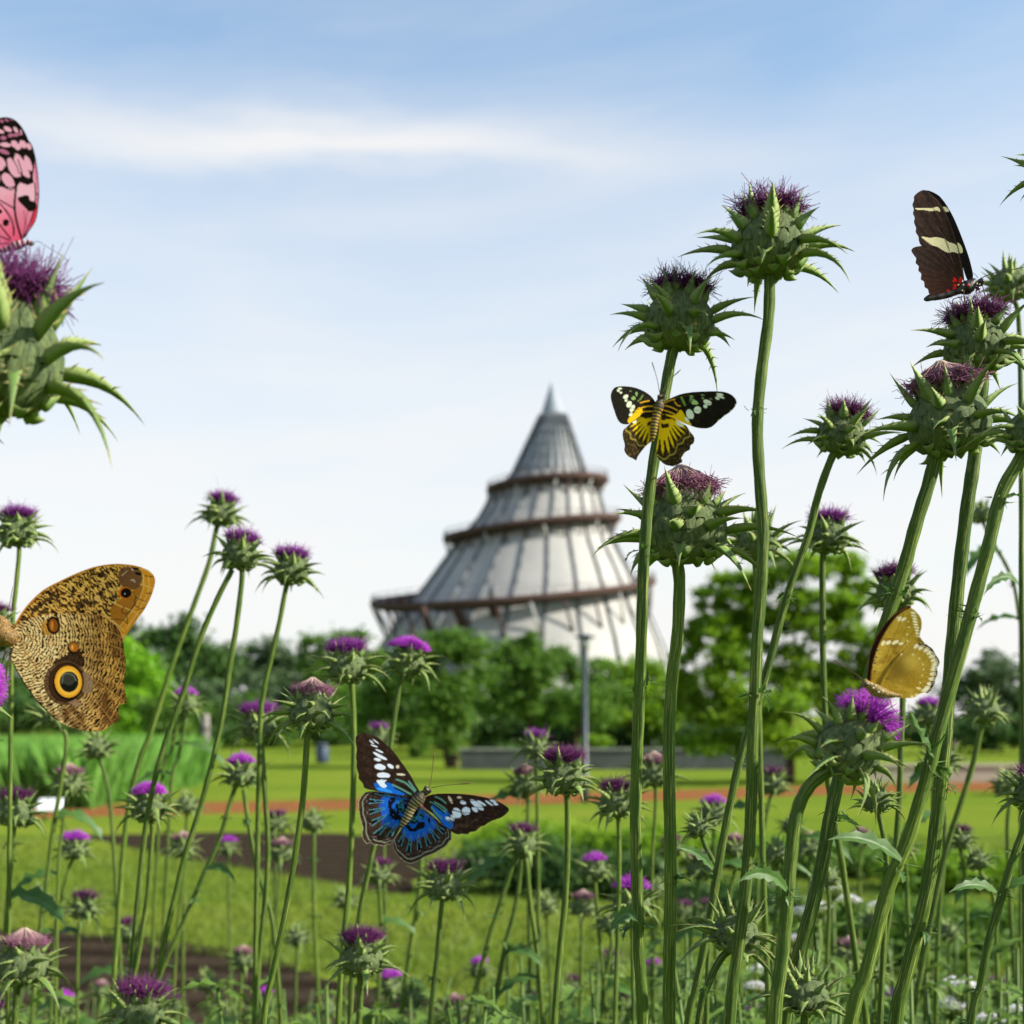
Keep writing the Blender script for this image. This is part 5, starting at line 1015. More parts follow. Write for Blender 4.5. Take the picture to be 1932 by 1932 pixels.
    b.body([(856, 432, 14), (856, 455, 38), (848, 492, 32), (840, 520, 46), (830, 570, 55), (815, 620, 44), (800, 680, 40), (785, 760, 40), (775, 850, 34), (768, 910, 20), (766, 942, 4)], M, dd=-.0085)
    for e in ((832, 448), (884, 452)): b.ball('eye', e[0], e[1], 15, M_eye, -.0105)
    b.line('antenna', [(845, 425), (815, 270), (762, 90)], 8, M_ant, -.009, tip=1.5); b.line('antenna', [(860, 425), (930, 300), (1065, 170)], 8, M_ant, -.009, tip=1.5)
    for l in ([(800, 530), (760, 570), (740, 620)], [(880, 540), (905, 500), (900, 430)], [(860, 600), (890, 640), (880, 700)]): b.line('leg', l, 8, M_leg, .001)
butterfly_yellow()
# ---- blue butterfly flying
def butterfly_blue():
    b = Bug((1200, 2500), .36232, .845, 'blue, brown and white butterfly flying with spread wings'); b.start('butterfly', 730, 960)
    DK = (52, 36, 30); BL = (26, 106, 206); TQ = (70, 160, 160); WH = (222, 228, 248)
    axd = np.array([-.56, .83])
    def dep(x, y): 
        q = np.abs((x-770)*axd[1]-(y-900)*axd[0]); return -.004-.30*q*b.k/1.8748/F*b.d
    def base(V):
        p = Paint(V, DK); n = fbm(V[:, 0]/30, V[:, 1]/30, 8); p.mask(np.clip((n-.5)*2, 0, 1), (84, 62, 52)); return p
    def lf(V):
        p = base(V); p.poly([(340, 745), (420, 760), (480, 740), (560, 790), (640, 850), (600, 862), (480, 838), (380, 822)], BL); p.poly([(360, 800), (430, 790), (520, 830), (480, 840)], (60, 150, 235))
        for l in ([(520, 760), (600, 800), (700, 855)], [(560, 710), (640, 740), (700, 790), (740, 830)], [(680, 730), (710, 770), (745, 815)]): p.line(l, 17, (98, 150, 138))
        for l in ([(540, 790), (620, 830), (680, 865)], [(600, 760), (700, 820)]): p.line(l, 14, (22, 18, 20))
        for e in ((318, 343, 36, 13, 40), (357, 338, 46, 7, 38), (342, 382, 46, 9, 18), (392, 432, 52, 11, 24), (398, 480, 92, 21, 28), (372, 516, 44, 20, 6), (400, 588, 66, 37, 6), (500, 580, 42, 22, 32), (432, 670, 78, 34, 4), (570, 585, 20, 22, 30), (600, 661, 56, 13, 4)): p.ell(e[0], e[1], e[2]*.84, e[3]*.84, e[4], WH if e[0] < 560 else (214, 205, 190), wob=.12)
        p.poly([(370, 715), (460, 715), (440, 740), (465, 780), (420, 788), (380, 750)], WH)
        for l in ((560, 640, 165, 420), (560, 660, 170, 560), (560, 690, 190, 700), (600, 560, 230, 270), (520, 530, 165, 340)): p.line([l[:2], l[2:]], 5, (24, 17, 16), a=.8)
        p.line([(770, 800), (740, 750), (690, 660), (620, 560), (540, 450), (460, 370)], 16, (30, 34, 34)); return p.c
    def rf(V):
        p = base(V); p.poly([(900, 960), (960, 1000), (1040, 1050), (1110, 1130), (1100, 1190), (1040, 1170), (980, 1100), (920, 1030)], BL); p.poly([(1000, 1000), (1050, 1020), (1080, 1060), (1040, 1050)], BL)
        for l in ([(890, 930), (960, 975), (1040, 1030)], [(930, 930), (1000, 970), (1050, 1010)], [(940, 880), (990, 900), (1040, 940)], [(900, 985), (950, 1040), (1000, 1090)]): p.line(l, 16, (96, 150, 140))
        for l in ([(900, 945), (980, 1000), (1020, 1040)], [(950, 905), (1010, 950)]): p.line(l, 13, (22, 18, 20))
        for e in ((1148, 1038, 50, 68, -28), (1238, 1018, 50, 52, -30), (1345, 958, 96, 32, 38), (1325, 1003, 42, 26, 40), (1388, 940, 62, 16, 30), (1462, 940, 56, 12, 35), (1500, 920, 44, 16, 26), (1528, 950, 30, 16, 10), (1210, 935, 38, 24, 20), (1085, 908, 52, 17, 62), (1172, 885, 28, 15, 0), (1062, 1092, 34, 22, 25), (1105, 1085, 22, 40, -25)): p.ell(e[0], e[1], e[2]*.84, e[3]*.80, e[4], WH if e[1] > 925 or e[0] > 1240 else (215, 196, 178), wob=.12)
        for l in ((1050, 960, 1640, 1000), (1100, 1000, 1450, 1130), (1080, 1060, 1250, 1240), (1050, 930, 1500, 905), (1090, 1010, 1560, 1085)): p.line([l[:2], l[2:]], 5, (24, 17, 16), a=.8)
        p.line([(870, 870), (950, 850), (1050, 847), (1200, 852), (1350, 870)], 14, (40, 42, 30)); p.mask((fbm(V[:, 0]/40, V[:, 1]/40, 4) > .6) & (V[:, 1] > 1080), (120, 100, 84), .4); return p.c
    def hind(cx, cy, a0, edge):
        def f(V):
            p = Paint(V, (78, 58, 48)); x = V[:, 0]; y = V[:, 1]; dx = x-cx; dy = y-cy; r = np.hypot(dx, dy); a = np.arctan2(dy, dx)-a0; a = (a+np.pi) % (2*np.pi)-np.pi; E = edge(a)
            p.mask(fbm(x/22, y/22, 5) > .52, (52, 38, 33), .8)
            k = r/E; n = vnoise(x/9, y/9, 7); n2 = vnoise(x/24, y/24, 3); ray = np.abs(np.sin(a*12.)); ray2 = np.abs(np.cos(a*12.))
            p.mask((k > .12) & (k < .56+.06*n) & (np.abs(a) < 1.2), (26, 98, 196)); p.mask((k < .58) & (n > .7), (50, 124, 222), .8)
            p.mask((k < .24+.05*n2) & (n2 > .35), (24, 22, 26)); p.mask((k > .14) & (k < .24) & (n > .45), (60, 140, 146), .8)
            p.mask((k > .32+.04*np.sin(a*7)) & (k < .41+.03*n) & (np.abs(a) < .9) & (n2 > .2), (22, 20, 28)); p.mask((k > .5) & (k < .6) & (n > .5), (70, 80, 190), .6)
            p.mask((k > .52+.04*n) & (k < .80) & (ray < .50), (26, 20, 20), .9)
            p.mask((k > .50) & (k < .84-.05*ray2) & (np.abs(ray-.42-.9*(k-.6)) < .10), (92, 156, 176)); p.mask((k > .48) & (k < .70) & (ray < .06), (80, 150, 190))
            p.mask(np.abs(k-.84-.06*ray) < .012, (160, 140, 150), .85); p.mask((k > .85) & (k < .90), (44, 32, 28), .6); p.mask(np.abs(k-.925+.014*ray) < .011, (150, 158, 140), .9); p.mask(k > .988, (196, 186, 170), .8)
            return p.c
        return f
    LH = [(720, 860), (690, 888), (550, 852), (400, 828), (270, 830), (210, 880), (185, 950), (192, 1030), (205, 1100), (227, 1180), (222, 1260), (250, 1320), (275, 1338), (300, 1325), (325, 1340), (350, 1350), (385, 1352), (430, 1360), (470, 1345), (500, 1340), (540, 1290), (590, 1200), (650, 1100), (740, 960)]
    RH = [(760, 960), (800, 980), (900, 1050), (1000, 1140), (1085, 1200), (1095, 1290), (1075, 1315), (1050, 1350), (1015, 1380), (980, 1400), (930, 1430), (880, 1450), (830, 1470), (780, 1500), (740, 1520), (700, 1532), (660, 1522), (620, 1500), (580, 1460), (545, 1415), (525, 1350), (540, 1290), (600, 1200), (680, 1080)]
    def edgef(pts, cx, cy, a0):
        q = smooth2(pts, 6); aa = (np.arctan2(q[:, 1]-cy, q[:, 0]-cx)-a0+np.pi) % (2*np.pi)-np.pi; rr = np.hypot(q[:, 0]-cx, q[:, 1]-cy); o = np.argsort(aa); return lambda a: np.interp(a, aa[o], rr[o])
    a1 = math.atan2(1130-930, 330-690); a2 = math.atan2(1400-1000, 790-740)
    b.wing('hindwing', LH, hind(690, 930, a1, edgef(LH, 690, 930, a1)), dep); b.wing('hindwing', RH, hind(735, 1000, a2, edgef(RH, 735, 1000, a2)), dep)
    b.wing('forewing', [(790, 850), (740, 750), (690, 660), (620, 560), (540, 450), (460, 370), (370, 300), (280, 265), (210, 262), (165, 290), (160, 340), (172, 420), (163, 480), (170, 540), (168, 580), (178, 620), (190, 660), (190, 700), (230, 750), (245, 790), (300, 810), (400, 828), (550, 855), (690, 895), (760, 920)], lf, lambda x, y: dep(x, y)-.0012)
    b.wing('forewing', [(820, 900), (870, 868), (950, 850), (1050, 847), (1200, 852), (1350, 870), (1500, 905), (1600, 950), (1655, 995), (1645, 1030), (1600, 1070), (1560, 1090), (1500, 1110), (1450, 1135), (1420, 1158), (1380, 1170), (1350, 1200), (1320, 1218), (1280, 1222), (1250, 1245), (1200, 1240), (1150, 1245), (1090, 1215), (1000, 1140), (920, 1050), (820, 970)], rf, lambda x, y: dep(x, y)-.0012)
    M = body_mat('body_dark_bands', (.28, .23, .10), (.03, .026, .02), 3300, thr=.17, dark=.0105)
    b.body([(885, 790, 12), (866, 808, 40), (830, 845, 34), (800, 870, 54), (770, 905, 64), (730, 950, 52), (700, 1000, 44), (670, 1060, 44), (640, 1110, 38), (615, 1150, 26), (598, 1184, 6)], M, dd=-.007)
    b.ball('eye', 888, 822, 16, M_eye, -.009); b.ball('eye', 845, 783, 15, M_eye, -.009)
    b.line('antenna', [(880, 780), (905, 650), (927, 438)], 8, M_ant, -.008, tip=1.4); b.line('antenna', [(900, 790), (1050, 765), (1290, 745)], 8, M_ant, -.008, tip=1.4)
butterfly_blue()
# ---- brown patterned butterfly with eye spots
def butterfly_owl():
    b = Bug((0, 1900), .41420, .80, 'brown patterned butterfly with large yellow ringed eye spot and folded wings at the left edge'); b.start('butterfly', 60, 900)
    TAN = (205, 165, 100); BR = (58, 38, 18)
    def scribble(p, cx, cy, fr, fa, th, col, m=None, sd=1, amp=9.):
        x = p.P[:, 0]; y = p.P[:, 1]; r = np.hypot(x-cx, y-cy); a = np.arctan2(y-cy, x-cx)
        w = fbm(x/38, y/38, sd)*amp+fbm(x/14, y/14, sd+7)*2.6; s_ = np.sin(r/fr+w)+.55*np.sin(a*fa+fbm(x/20, y/20, sd+3)*6); k = np.clip((s_-th)*2.5+.5, 0, 1)
        if m is not None: k = k*m
        p.mask(k, col)
    def hw(V):
        x = V[:, 0]; y = V[:, 1]; p = Paint(V, (240, 212, 156)); rb = np.hypot(x-150, y-850)
        p.mask(np.clip((x-450)/500., 0, 1), (206, 150, 66), .8); p.mask(np.clip(fbm(x/60, y/60, 3)*2.2-1.1, 0, 1), (176, 124, 66), .6)
        scribble(p, 150, 860, 4.3, 60, .12, (40, 26, 14), None, 1, 11)
        m = np.clip((rb-560)/200, 0, 1)*np.clip(fbm(x/70, y/90, 8)*2.4-1., 0, 1); p.mask(m, (92, 58, 28), .8)
        for l in ([(230, 840), (420, 830), (700, 770), (900, 790), (1040, 860)], [(200, 900), (350, 1000), (450, 1080)], [(200, 960), (330, 1130), (420, 1300), (600, 1500), (720, 1600)], [(690, 1000), (850, 1050), (1060, 1130)], [(720, 1160), (900, 1280), (1060, 1400)], [(640, 900), (850, 900), (1050, 960)], [(700, 1300), (860, 1450), (960, 1580)]): p.line(l, 7, (182, 140, 72), a=.9)
        p.poly([(470, 1060), (580, 1000), (640, 940), (700, 1000), (720, 1100), (600, 1110), (500, 1120)], (48, 30, 14), a=.85)
        p.ell(560, 1245, 185, 190, 20, (92, 66, 46), .85); p.ell(735, 1245, 60, 90, -10, (150, 122, 98), .8); p.ell(620, 1400, 90, 30, 30, (168, 138, 110), .7); p.ell(565, 1240, 150, 170, 10, (34, 20, 10), .9); p.ell(560, 1240, 138, 160, 10, (86, 56, 30), .7)
        p.ell(580, 1242, 130, 150, -5, (18, 12, 6)); p.ell(584, 1235, 117, 136, -5, (232, 168, 50)); p.ell(584, 1235, 96, 114, -5, (240, 188, 76)); p.ell(590, 1236, 80, 88, 0, (26, 24, 20)); p.ell(588, 1215, 55, 50, 0, (64, 64, 54)); p.line([(530, 1250), (540, 1180), (580, 1165), (625, 1180), (650, 1225)], 9, (120, 124, 120)); 
        p.ell(400, 770, 50, 60, 0, (190, 132, 45), .7); p.ell(456, 754, 58, 76, -8, (24, 14, 6)); p.ell(456, 754, 40, 58, -8, (140, 84, 24)); p.ell(445, 755, 12, 40, 0, (196, 130, 55)); p.ell(625, 946, 52, 50, 35, (24, 14, 6)); p.ell(630, 940, 42, 38, 35, (178, 112, 34)); p.ell(618, 940, 12, 20, 0, (226, 166, 90))
        p.line([(110, 950), (80, 1010), (120, 1100), (200, 1240), (290, 1370), (380, 1470), (480, 1560)], 16, (34, 22, 12)); return p.c
    def fw(V):
        x = V[:, 0]; y = V[:, 1]; p = Paint(V, (228, 182, 98)); p.mask(np.clip(fbm(x/45, y/45, 12)*2.4-1.1, 0, 1), (186, 128, 48), .8)
        out = ((x-130)*.75-(y-740)*.55) > 830
        scribble(p, -200, 1400, 5.2, 90, .28, (48, 28, 12), ((x*.8+y*.35) < 1010).astype(float), 4, 12)
        p.mask((fbm(x/35, y/28, 15) > .6) & (x < 1000), (50, 34, 20), .75)
        p.poly([(1040, 260), (1180, 270), (1220, 330), (1180, 440), (1060, 430), (1010, 360)], (112, 76, 48), a=.9)
        p.poly([(1100, 480), (1240, 400), (1330, 370), (1290, 520), (1190, 690), (1080, 830), (1040, 800), (960, 700), (950, 600)], (168, 110, 36), a=.95)
        p.poly([(1200, 270), (1330, 350), (1310, 480), (1180, 700), (1080, 830), (1030, 790), (1130, 640), (1210, 480), (1230, 350)], (214, 146, 44))
        for l in ([(1215, 310), (1225, 430), (1150, 600), (1020, 770)], [(1265, 330), (1270, 450), (1190, 620), (1080, 780)], [(930, 540), (1030, 590), (1150, 640), (1190, 680)], [(880, 670), (980, 730), (1060, 800)], [(1130, 480), (1240, 560)], [(1200, 400), (1310, 440)]): p.line(l, 9, (226, 182, 104))
        for l in ([(1125, 470), (1180, 520), (1240, 550)], [(1060, 590), (1040, 640), (1090, 650), (1130, 600), (1160, 560)], [(980, 700), (1060, 710), (1090, 740), (1080, 660)], [(1170, 620), (1250, 600)], [(1160, 510), (1150, 580), (1190, 600)], [(1240, 330), (1310, 340)], [(1250, 480), (1300, 480)]): p.line(l, 6, (58, 36, 12))
        p.ell(1068, 477, 60, 52, 0, (206, 116, 22)); p.ell(1076, 477, 46, 42, 0, (20, 14, 10)); p.ell(1066, 484, 5, 6, 0, (220, 220, 220)); p.ell(1160, 268, 28, 10, 5, (16, 10, 6)); p.ell(1180, 312, 32, 12, 12, (20, 12, 8)); p.line([(1125, 270), (1135, 285)], 7, (220, 215, 205)); p.line([(1120, 370), (1140, 365), (1150, 385)], 7, (215, 205, 190)); p.line([(1040, 330), (1085, 290)], 6, (200, 185, 160))
        p.ell(830, 520, 28, 26, 0, (215, 170, 105)); p.line([(130, 740), (180, 650), (260, 550), (370, 450), (500, 380), (650, 310), (800, 255), (950, 230), (1080, 232), (1200, 255)], 26, (196, 132, 34)); p.line([(150, 740), (210, 640), (300, 545), (400, 465), (520, 400), (660, 335), (800, 285)], 7, (92, 60, 24)); return p.c
    cv = lambda x, y: .0035*np.sin((x-100)/420.)*np.cos((y-900)/500.)
    b.wing('forewing', [(110, 800), (130, 740), (180, 650), (260, 550), (370, 450), (500, 380), (650, 310), (800, 255), (950, 230), (1080, 232), (1200, 255), (1290, 300), (1325, 370), (1300, 480), (1250, 590), (1190, 680), (1130, 760), (1080, 830), (1040, 900), (900, 960), (500, 950), (200, 900)], fw, lambda x, y: .0014+cv(x, y))
    b.wing('hindwing', [(120, 770), (250, 695), (420, 662), (650, 655), (860, 672), (970, 740), (1030, 820), (1055, 930), (1062, 990), (1075, 1050), (1072, 1100), (1078, 1160), (1058, 1210), (1065, 1300), (1080, 1410), (1030, 1430), (1010, 1490), (1020, 1560), (950, 1600), (870, 1655), (740, 1655), (600, 1620), (480, 1560), (380, 1470), (290, 1370), (200, 1240), (120, 1100), (80, 1010), (90, 950), (110, 850)], hw, lambda x, y: cv(x, y))
    b.wing('hindwing', [(150, 900), (400, 1000), (800, 1500), (860, 1640), (740, 1640), (600, 1605), (490, 1550), (390, 1460), (300, 1360), (210, 1240), (150, 1100)], hw, lambda x, y: .006+cv(x, y), step=8)
    M = body_mat('body_brown_fur', (.34, .19, .05), (.05, .028, .012), 90, thr=.55, ns=.8)
    b.body([(-150, 830, 60), (-60, 800, 90), (20, 820, 110), (80, 850, 92), (130, 850, 60), (160, 850, 20)], M, dd=.0005)
    b.body([(-30, 690, 30), (10, 720, 52), (30, 770, 60)], M, 'head', dd=.0)
    b.line('antenna', [(60, 690), (85, 560), (110, 420)], 8, M_ant, -.001); b.line('leg', [(110, 960), (60, 1110), (55, 1210), (90, 1275)], 16, M_ant, -.004); b.line('leg', [(60, 960), (30, 1030), (20, 1080)], 16, M_ant, -.003)
butterfly_owl()
# ---- olive butterfly on the magenta flower
def butterfly_olive():
    b = Bug((2700, 2050), .41420, .80, 'olive gold butterfly with white scalloped wing edge feeding on the magenta thistle'); b.start('butterfly', 960, 945)
    def common(V):
        x = V[:, 0]; y = V[:, 1]; p = Paint(V, (172, 142, 44)); p.mask(np.clip(fbm(x/90, y/90, 3)*2.5-1., 0, 1), (204, 176, 82), .7); p.mask(fbm(x/6, y/6, 5) > .6, (120, 96, 26), .35); return p
    def fw(V):
        p = common(V); p.mask(np.clip((fbm(V[:, 0]/70, V[:, 1]/70, 13)-.45)*3, 0, 1)*(V[:, 1] > 500), (112, 84, 22), .6)
        for e in ((1024, 542, 13, 26, 30), (1068, 538, 26, 14, -28), (1130, 535, 34, 14, -28), (1175, 547, 22, 11, -8), (1200, 338, 28, 12, -30), (1165, 335, 14, 22, 35), (1135, 318, 16, 12, -30), (1230, 525, 9, 6, 0), (1228, 468, 7, 7, 0), (1242, 407, 8, 6, 0), (1240, 360, 6, 6, 0)): p.ell(*e, (238, 226, 192), .92, .5)
        for t in range(9): x, y = 1285+t*6, 285+t*25; p.ell(x-6, y, 22, 9, 10, (240, 230, 200))
        for l in ((950, 900, 1200, 290), (960, 890, 1290, 300), (970, 860, 1330, 380), (980, 820, 1340, 460)): p.line([l[:2], l[2:]], 4, (112, 82, 22), a=.7)
        p.line([(1345, 300), (1355, 400), (1345, 480), (1365, 545)], 6, (66, 44, 14)); p.line([(1325, 290), (1335, 400), (1322, 480), (1345, 540)], 4, (110, 80, 30))
        p.line([(1240, 245), (1190, 270), (1120, 330), (1050, 430), (990, 540), (950, 650), (925, 760), (915, 870)], 16, (120, 84, 30))
        for x, y in ((975, 600), (967, 662), (955, 712), (950, 780), (935, 690), (930, 740)): p.ell(x, y, 7, 8, 0, (20, 14, 8)); p.ell(x+2, y-7, 4, 3, 0, (230, 225, 200))
        return p.c
    def hw(V):
        x = V[:, 0]; y = V[:, 1]; p = common(V); p.mask(np.exp(-((x-1150)**2+(y-740)**2)/16000.), (98, 80, 20), .75); p.mask(np.exp(-((x-1270)**2+(y-690)**2)/9000.), (216, 190, 100), .6); p.ell(1172, 630, 17, 14, 0, (238, 226, 192), 1, .6)
        ed = smooth2([(1330, 545), (1420, 580), (1470, 640), (1500, 710), (1487, 760), (1472, 850), (1437, 930), (1405, 965)], 6, False)
        for a in np.linspace(0, len(ed)-1, 15).astype(int):
            e = ed[a]; ang = math.degrees(math.atan2(e[1]-850, e[0]-1040)); q = e*.955+np.array([1040, 850])*.045; q2 = e*.88+np.array([1040, 850])*.12; p.ell(q[0], q[1], 44, 15, ang, (244, 236, 210)); p.ell(e[0]-3, e[1], 9, 15, ang, (240, 232, 205)); p.line([(1040, 850), tuple(e)], 3, (120, 92, 30), a=.55)
            if a % 2: p.ell(*(e*.72+np.array([1040, 850])*.28), 6, 6, 0, (240, 232, 190))
        d = dline(V, ed); p.mask(np.abs(d-3) < 4, (58, 40, 14)); p.mask(np.abs(d-15-3*np.sin(y/9)) < 2.6, (96, 70, 24)); p.line([(1440, 880), (1430, 940), (1400, 965)], 12, (30, 20, 8))
        for l in ([(1030, 930), (1100, 760), (1280, 570)], [(1040, 880), (1160, 700), (1370, 545)], [(1030, 940), (1200, 960), (1380, 960)]): p.line(l, 4, (118, 90, 28), a=.7)
        for e in ((1310, 985, 18, 10, -20), (1270, 997, 14, 8, 0), (1330, 930, 16, 12, 0)): p.ell(*e, (232, 210, 150))
        return p.c
    def far(V):
        p = Paint(V, (52, 30, 18)); p.mask(fbm(V[:, 0]/12, V[:, 1]/12, 2) > .6, (90, 58, 34), .5); p.line([(1240, 225), (1090, 320), (1000, 430), (940, 540), (905, 650), (890, 780)], 12, (128, 92, 44)); return p.c
    cv = lambda x, y: .003*np.sin((x-950)/300.)*np.sin((y-200)/400.)
    b.wing('forewing', [(1245, 222), (1180, 240), (1090, 320), (1000, 430), (940, 540), (905, 650), (890, 780), (890, 850), (920, 880), (980, 700), (1080, 450), (1250, 260)], far, lambda x, y: .006+.00001*(1240-x), step=4)
    b.wing('hindwing', [(1030, 900), (1200, 640), (1370, 560), (1460, 660), (1480, 760), (1440, 900), (1300, 980), (1100, 980)], hw, lambda x, y: .0045+cv(x, y), step=8)
    b.wing('forewing', [(930, 930), (915, 870), (925, 760), (950, 650), (990, 540), (1050, 430), (1120, 330), (1190, 270), (1240, 243), (1275, 250), (1310, 280), (1345, 330), (1352, 400), (1338, 470), (1350, 510), (1375, 550), (1300, 600), (1150, 800), (1000, 930)], fw, lambda x, y: .0012+cv(x, y))
    b.wing('hindwing', [(990, 940), (1015, 860), (1080, 750), (1180, 630), (1280, 560), (1340, 540), (1370, 540), (1420, 572), (1450, 600), (1470, 640), (1492, 670), (1505, 710), (1485, 760), (1490, 800), (1470, 850), (1462, 890), (1440, 930), (1410, 970), (1350, 970), (1290, 1005), (1200, 1012), (1100, 1000), (1040, 980), (1000, 965)], hw, cv)
    M = body_mat('body_gold_fur', (.34, .22, .05), (.08, .045, .015), 90, thr=.5, ns=.8)
    b.body([(835, 880, 10), (862, 885, 38), (900, 905, 34), (950, 940, 52), (1010, 965, 46), (1100, 985, 26), (1180, 990, 8)], M, dd=.001)
    b.ball('eye', 878, 895, 20, M_eye, -.002)
    for x, y in ((960, 905), (985, 960), (940, 925), (1020, 950), (925, 890)): b.ball('pale_spot', x, y, 7, simple('pale_scales', (.8, .78, .7), (.7, .66, .6), 50, .6), -.0055)
    b.line('antenna', [(840, 845), (740, 775), (603, 690)], 6, M_ant, 0, tip=2.2); b.line('antenna', [(840, 850), (790, 845), (737, 833)], 6, M_ant, 0, tip=1.8); b.line('proboscis', [(830, 900), (825, 950), (780, 970)], 6, M_leg, 0)
    for l in ([(940, 990), (895, 1020), (898, 1090), (882, 1160)], [(985, 995), (1070, 1015), (1100, 1090), (1170, 1170)], [(930, 980), (960, 1010), (1060, 1012)]): b.line('leg', l, 8, M_leg, -.004)
butterfly_olive()
# ---- black butterfly on the upper right thistle
def butterfly_black():
    b = Bug((3100, 600), .3885, .99, 'dark brown butterfly with cream bands and red spots perched upright on a purple thistle'); b.start('butterfly', 820, 1070)
    def com(V):
        x = V[:, 0]; y = V[:, 1]; p = Paint(V, (58, 40, 34)); p.mask(np.clip((fbm(x/30, y/30, 3)-.45)*2.4, 0, 1), (84, 62, 54), .6); a = np.arctan2(y-1030, x-790); p.mask(np.clip(np.sin(a*44)*1.3-.2, 0, 1), (30, 20, 18), .55); p.mask(fbm(x/5, y/5, 8) > .74, (150, 120, 96), .35); return p
    def fw(V):
        p = com(V); CR = (232, 220, 178); p.poly([(355, 352), (450, 352), (520, 348), (560, 338), (582, 382), (540, 370), (500, 380), (440, 368), (380, 368)], CR); p.poly([(410, 608), (480, 620), (550, 616), (620, 632), (660, 660), (725, 685), (745, 758), (700, 748), (650, 755), (590, 725), (550, 700), (520, 698), (450, 650)], CR)
        p.poly([(410, 615), (520, 695), (480, 680)], (150, 128, 110), a=.6)
        for l in ([(460, 193), (560, 290), (640, 430), (700, 570), (750, 760), (790, 990)], [(560, 540), (640, 650), (680, 800), (770, 980)], [(480, 300), (600, 470)]): p.line(l, 5, (120, 96, 80), a=.8)
        p.line([(625, 640), (665, 740)], 5, (60, 42, 34)); p.ell(465, 422, 14, 8, 50, (14, 8, 6)); return p.c
    def hw(V):
        p = com(V); p.mask(np.clip((V[:, 1]-850)/300, 0, 1), (92, 52, 34), .5)
        for l in ([(450, 715), (600, 770), (700, 880)], [(760, 1000), (640, 850), (550, 760)]): p.line(l, 4, (110, 84, 74), a=.7)
        for e in ((718, 1000, 12, 26, -35), (765, 1008, 14, 30, 12), (706, 1015, 12, 14, 0), (715, 1055, 19, 14, 10), (713, 1085, 19, 15, -10), (655, 1103, 16, 11, 0)): p.ell(*e, (226, 44, 34), 1, .4)
        return p.c
    def far(V):
        p = Paint(V, (26, 20, 18)); p.mask(fbm(V[:, 0]/5, V[:, 1]/5, 8) > .72, (120, 96, 70), .4); p.poly([(600, 338), (640, 345), (660, 378), (615, 382)], (232, 220, 178)); p.poly([(740, 665), (775, 700), (785, 752), (745, 755)], (232, 220, 178)); return p.c
    cv = lambda x, y: .002*np.sin((x-300)/160.)
    b.wing('forewing', [(430, 200), (480, 192), (560, 230), (600, 270), (640, 325), (700, 430), (760, 570), (820, 730), (860, 860), (880, 980), (830, 1010), (760, 800), (680, 540), (560, 300)], far, lambda x, y: .007-.00001*(x-430), step=4)
    b.wing('hindwing', [(430, 1180), (450, 1155), (500, 1130), (600, 1130), (740, 1100), (700, 1140), (620, 1165), (560, 1170), (500, 1195), (450, 1200)], far, flat(.006), step=4)
    b.wing('forewing', [(455, 193), (400, 195), (345, 240), (342, 280), (328, 320), (340, 360), (333, 400), (348, 440), (342, 480), (360, 530), (358, 570), (382, 610), (388, 650), (410, 692), (500, 760), (700, 900), (790, 1010), (800, 1000), (780, 850), (740, 690), (690, 540), (630, 390), (560, 280)], fw, lambda x, y: .0012+cv(x, y))
    b.wing('hindwing', [(318, 737), (350, 705), (450, 692), (550, 702), (640, 770), (700, 850), (780, 990), (760, 1070), (700, 1130), (600, 1158), (520, 1165), (482, 1135), (468, 1090), (440, 1070), (432, 1020), (405, 1000), (408, 950), (382, 920), (385, 880), (357, 850), (362, 810), (342, 780)], hw, cv)
    M = body_mat('body_black', (.05, .04, .035), (.012, .01, .01), 900, rough=.4); Mw = simple('pale_marks', (.6, .55, .4), (.4, .36, .28), 60, .6); Mr = simple('red_marks', (.6, .03, .02), (.5, .02, .02), 60, .6)
    b.body([(985, 1020, 10), (955, 1025, 36), (915, 1035, 26), (880, 1030, 44), (840, 1065, 62), (800, 1080, 60), (750, 1100, 36), (650, 1140, 30), (540, 1165, 26), (450, 1180, 14)], M, dd=.003)
    b.ball('eye', 962, 1016, 24, M_eye, -.001); b.ball('palp', 925, 1080, 22, M_eye, 0)
    for x, y, r_ in ((915, 1040, 9), (790, 1050, 9), (780, 1100, 8), (940, 1045, 7), (745, 1050, 8)): b.ball('pale_mark', x, y, r_, Mw, -.005)
    b.ball('red_mark', 835, 1052, 13, Mr, -.0055)
    b.line('antenna', [(945, 992), (1050, 948), (1200, 918), (1345, 888), (1480, 850)], 9, M_leg, 0, tip=1.8); b.line('antenna', [(925, 985), (905, 960), (882, 938)], 6, M_leg, .003)
    for l in ([(795, 1100), (800, 1180), (828, 1270), (850, 1325)], [(790, 1155), (700, 1182), (702, 1250), (722, 1330), (640, 1395)], [(820, 1150), (858, 1225), (890, 1312)], [(965, 1050), (995, 1150), (1050, 1220), (1090, 1260)]): b.line('leg', l, 9, M_leg, -.006)
butterfly_black()
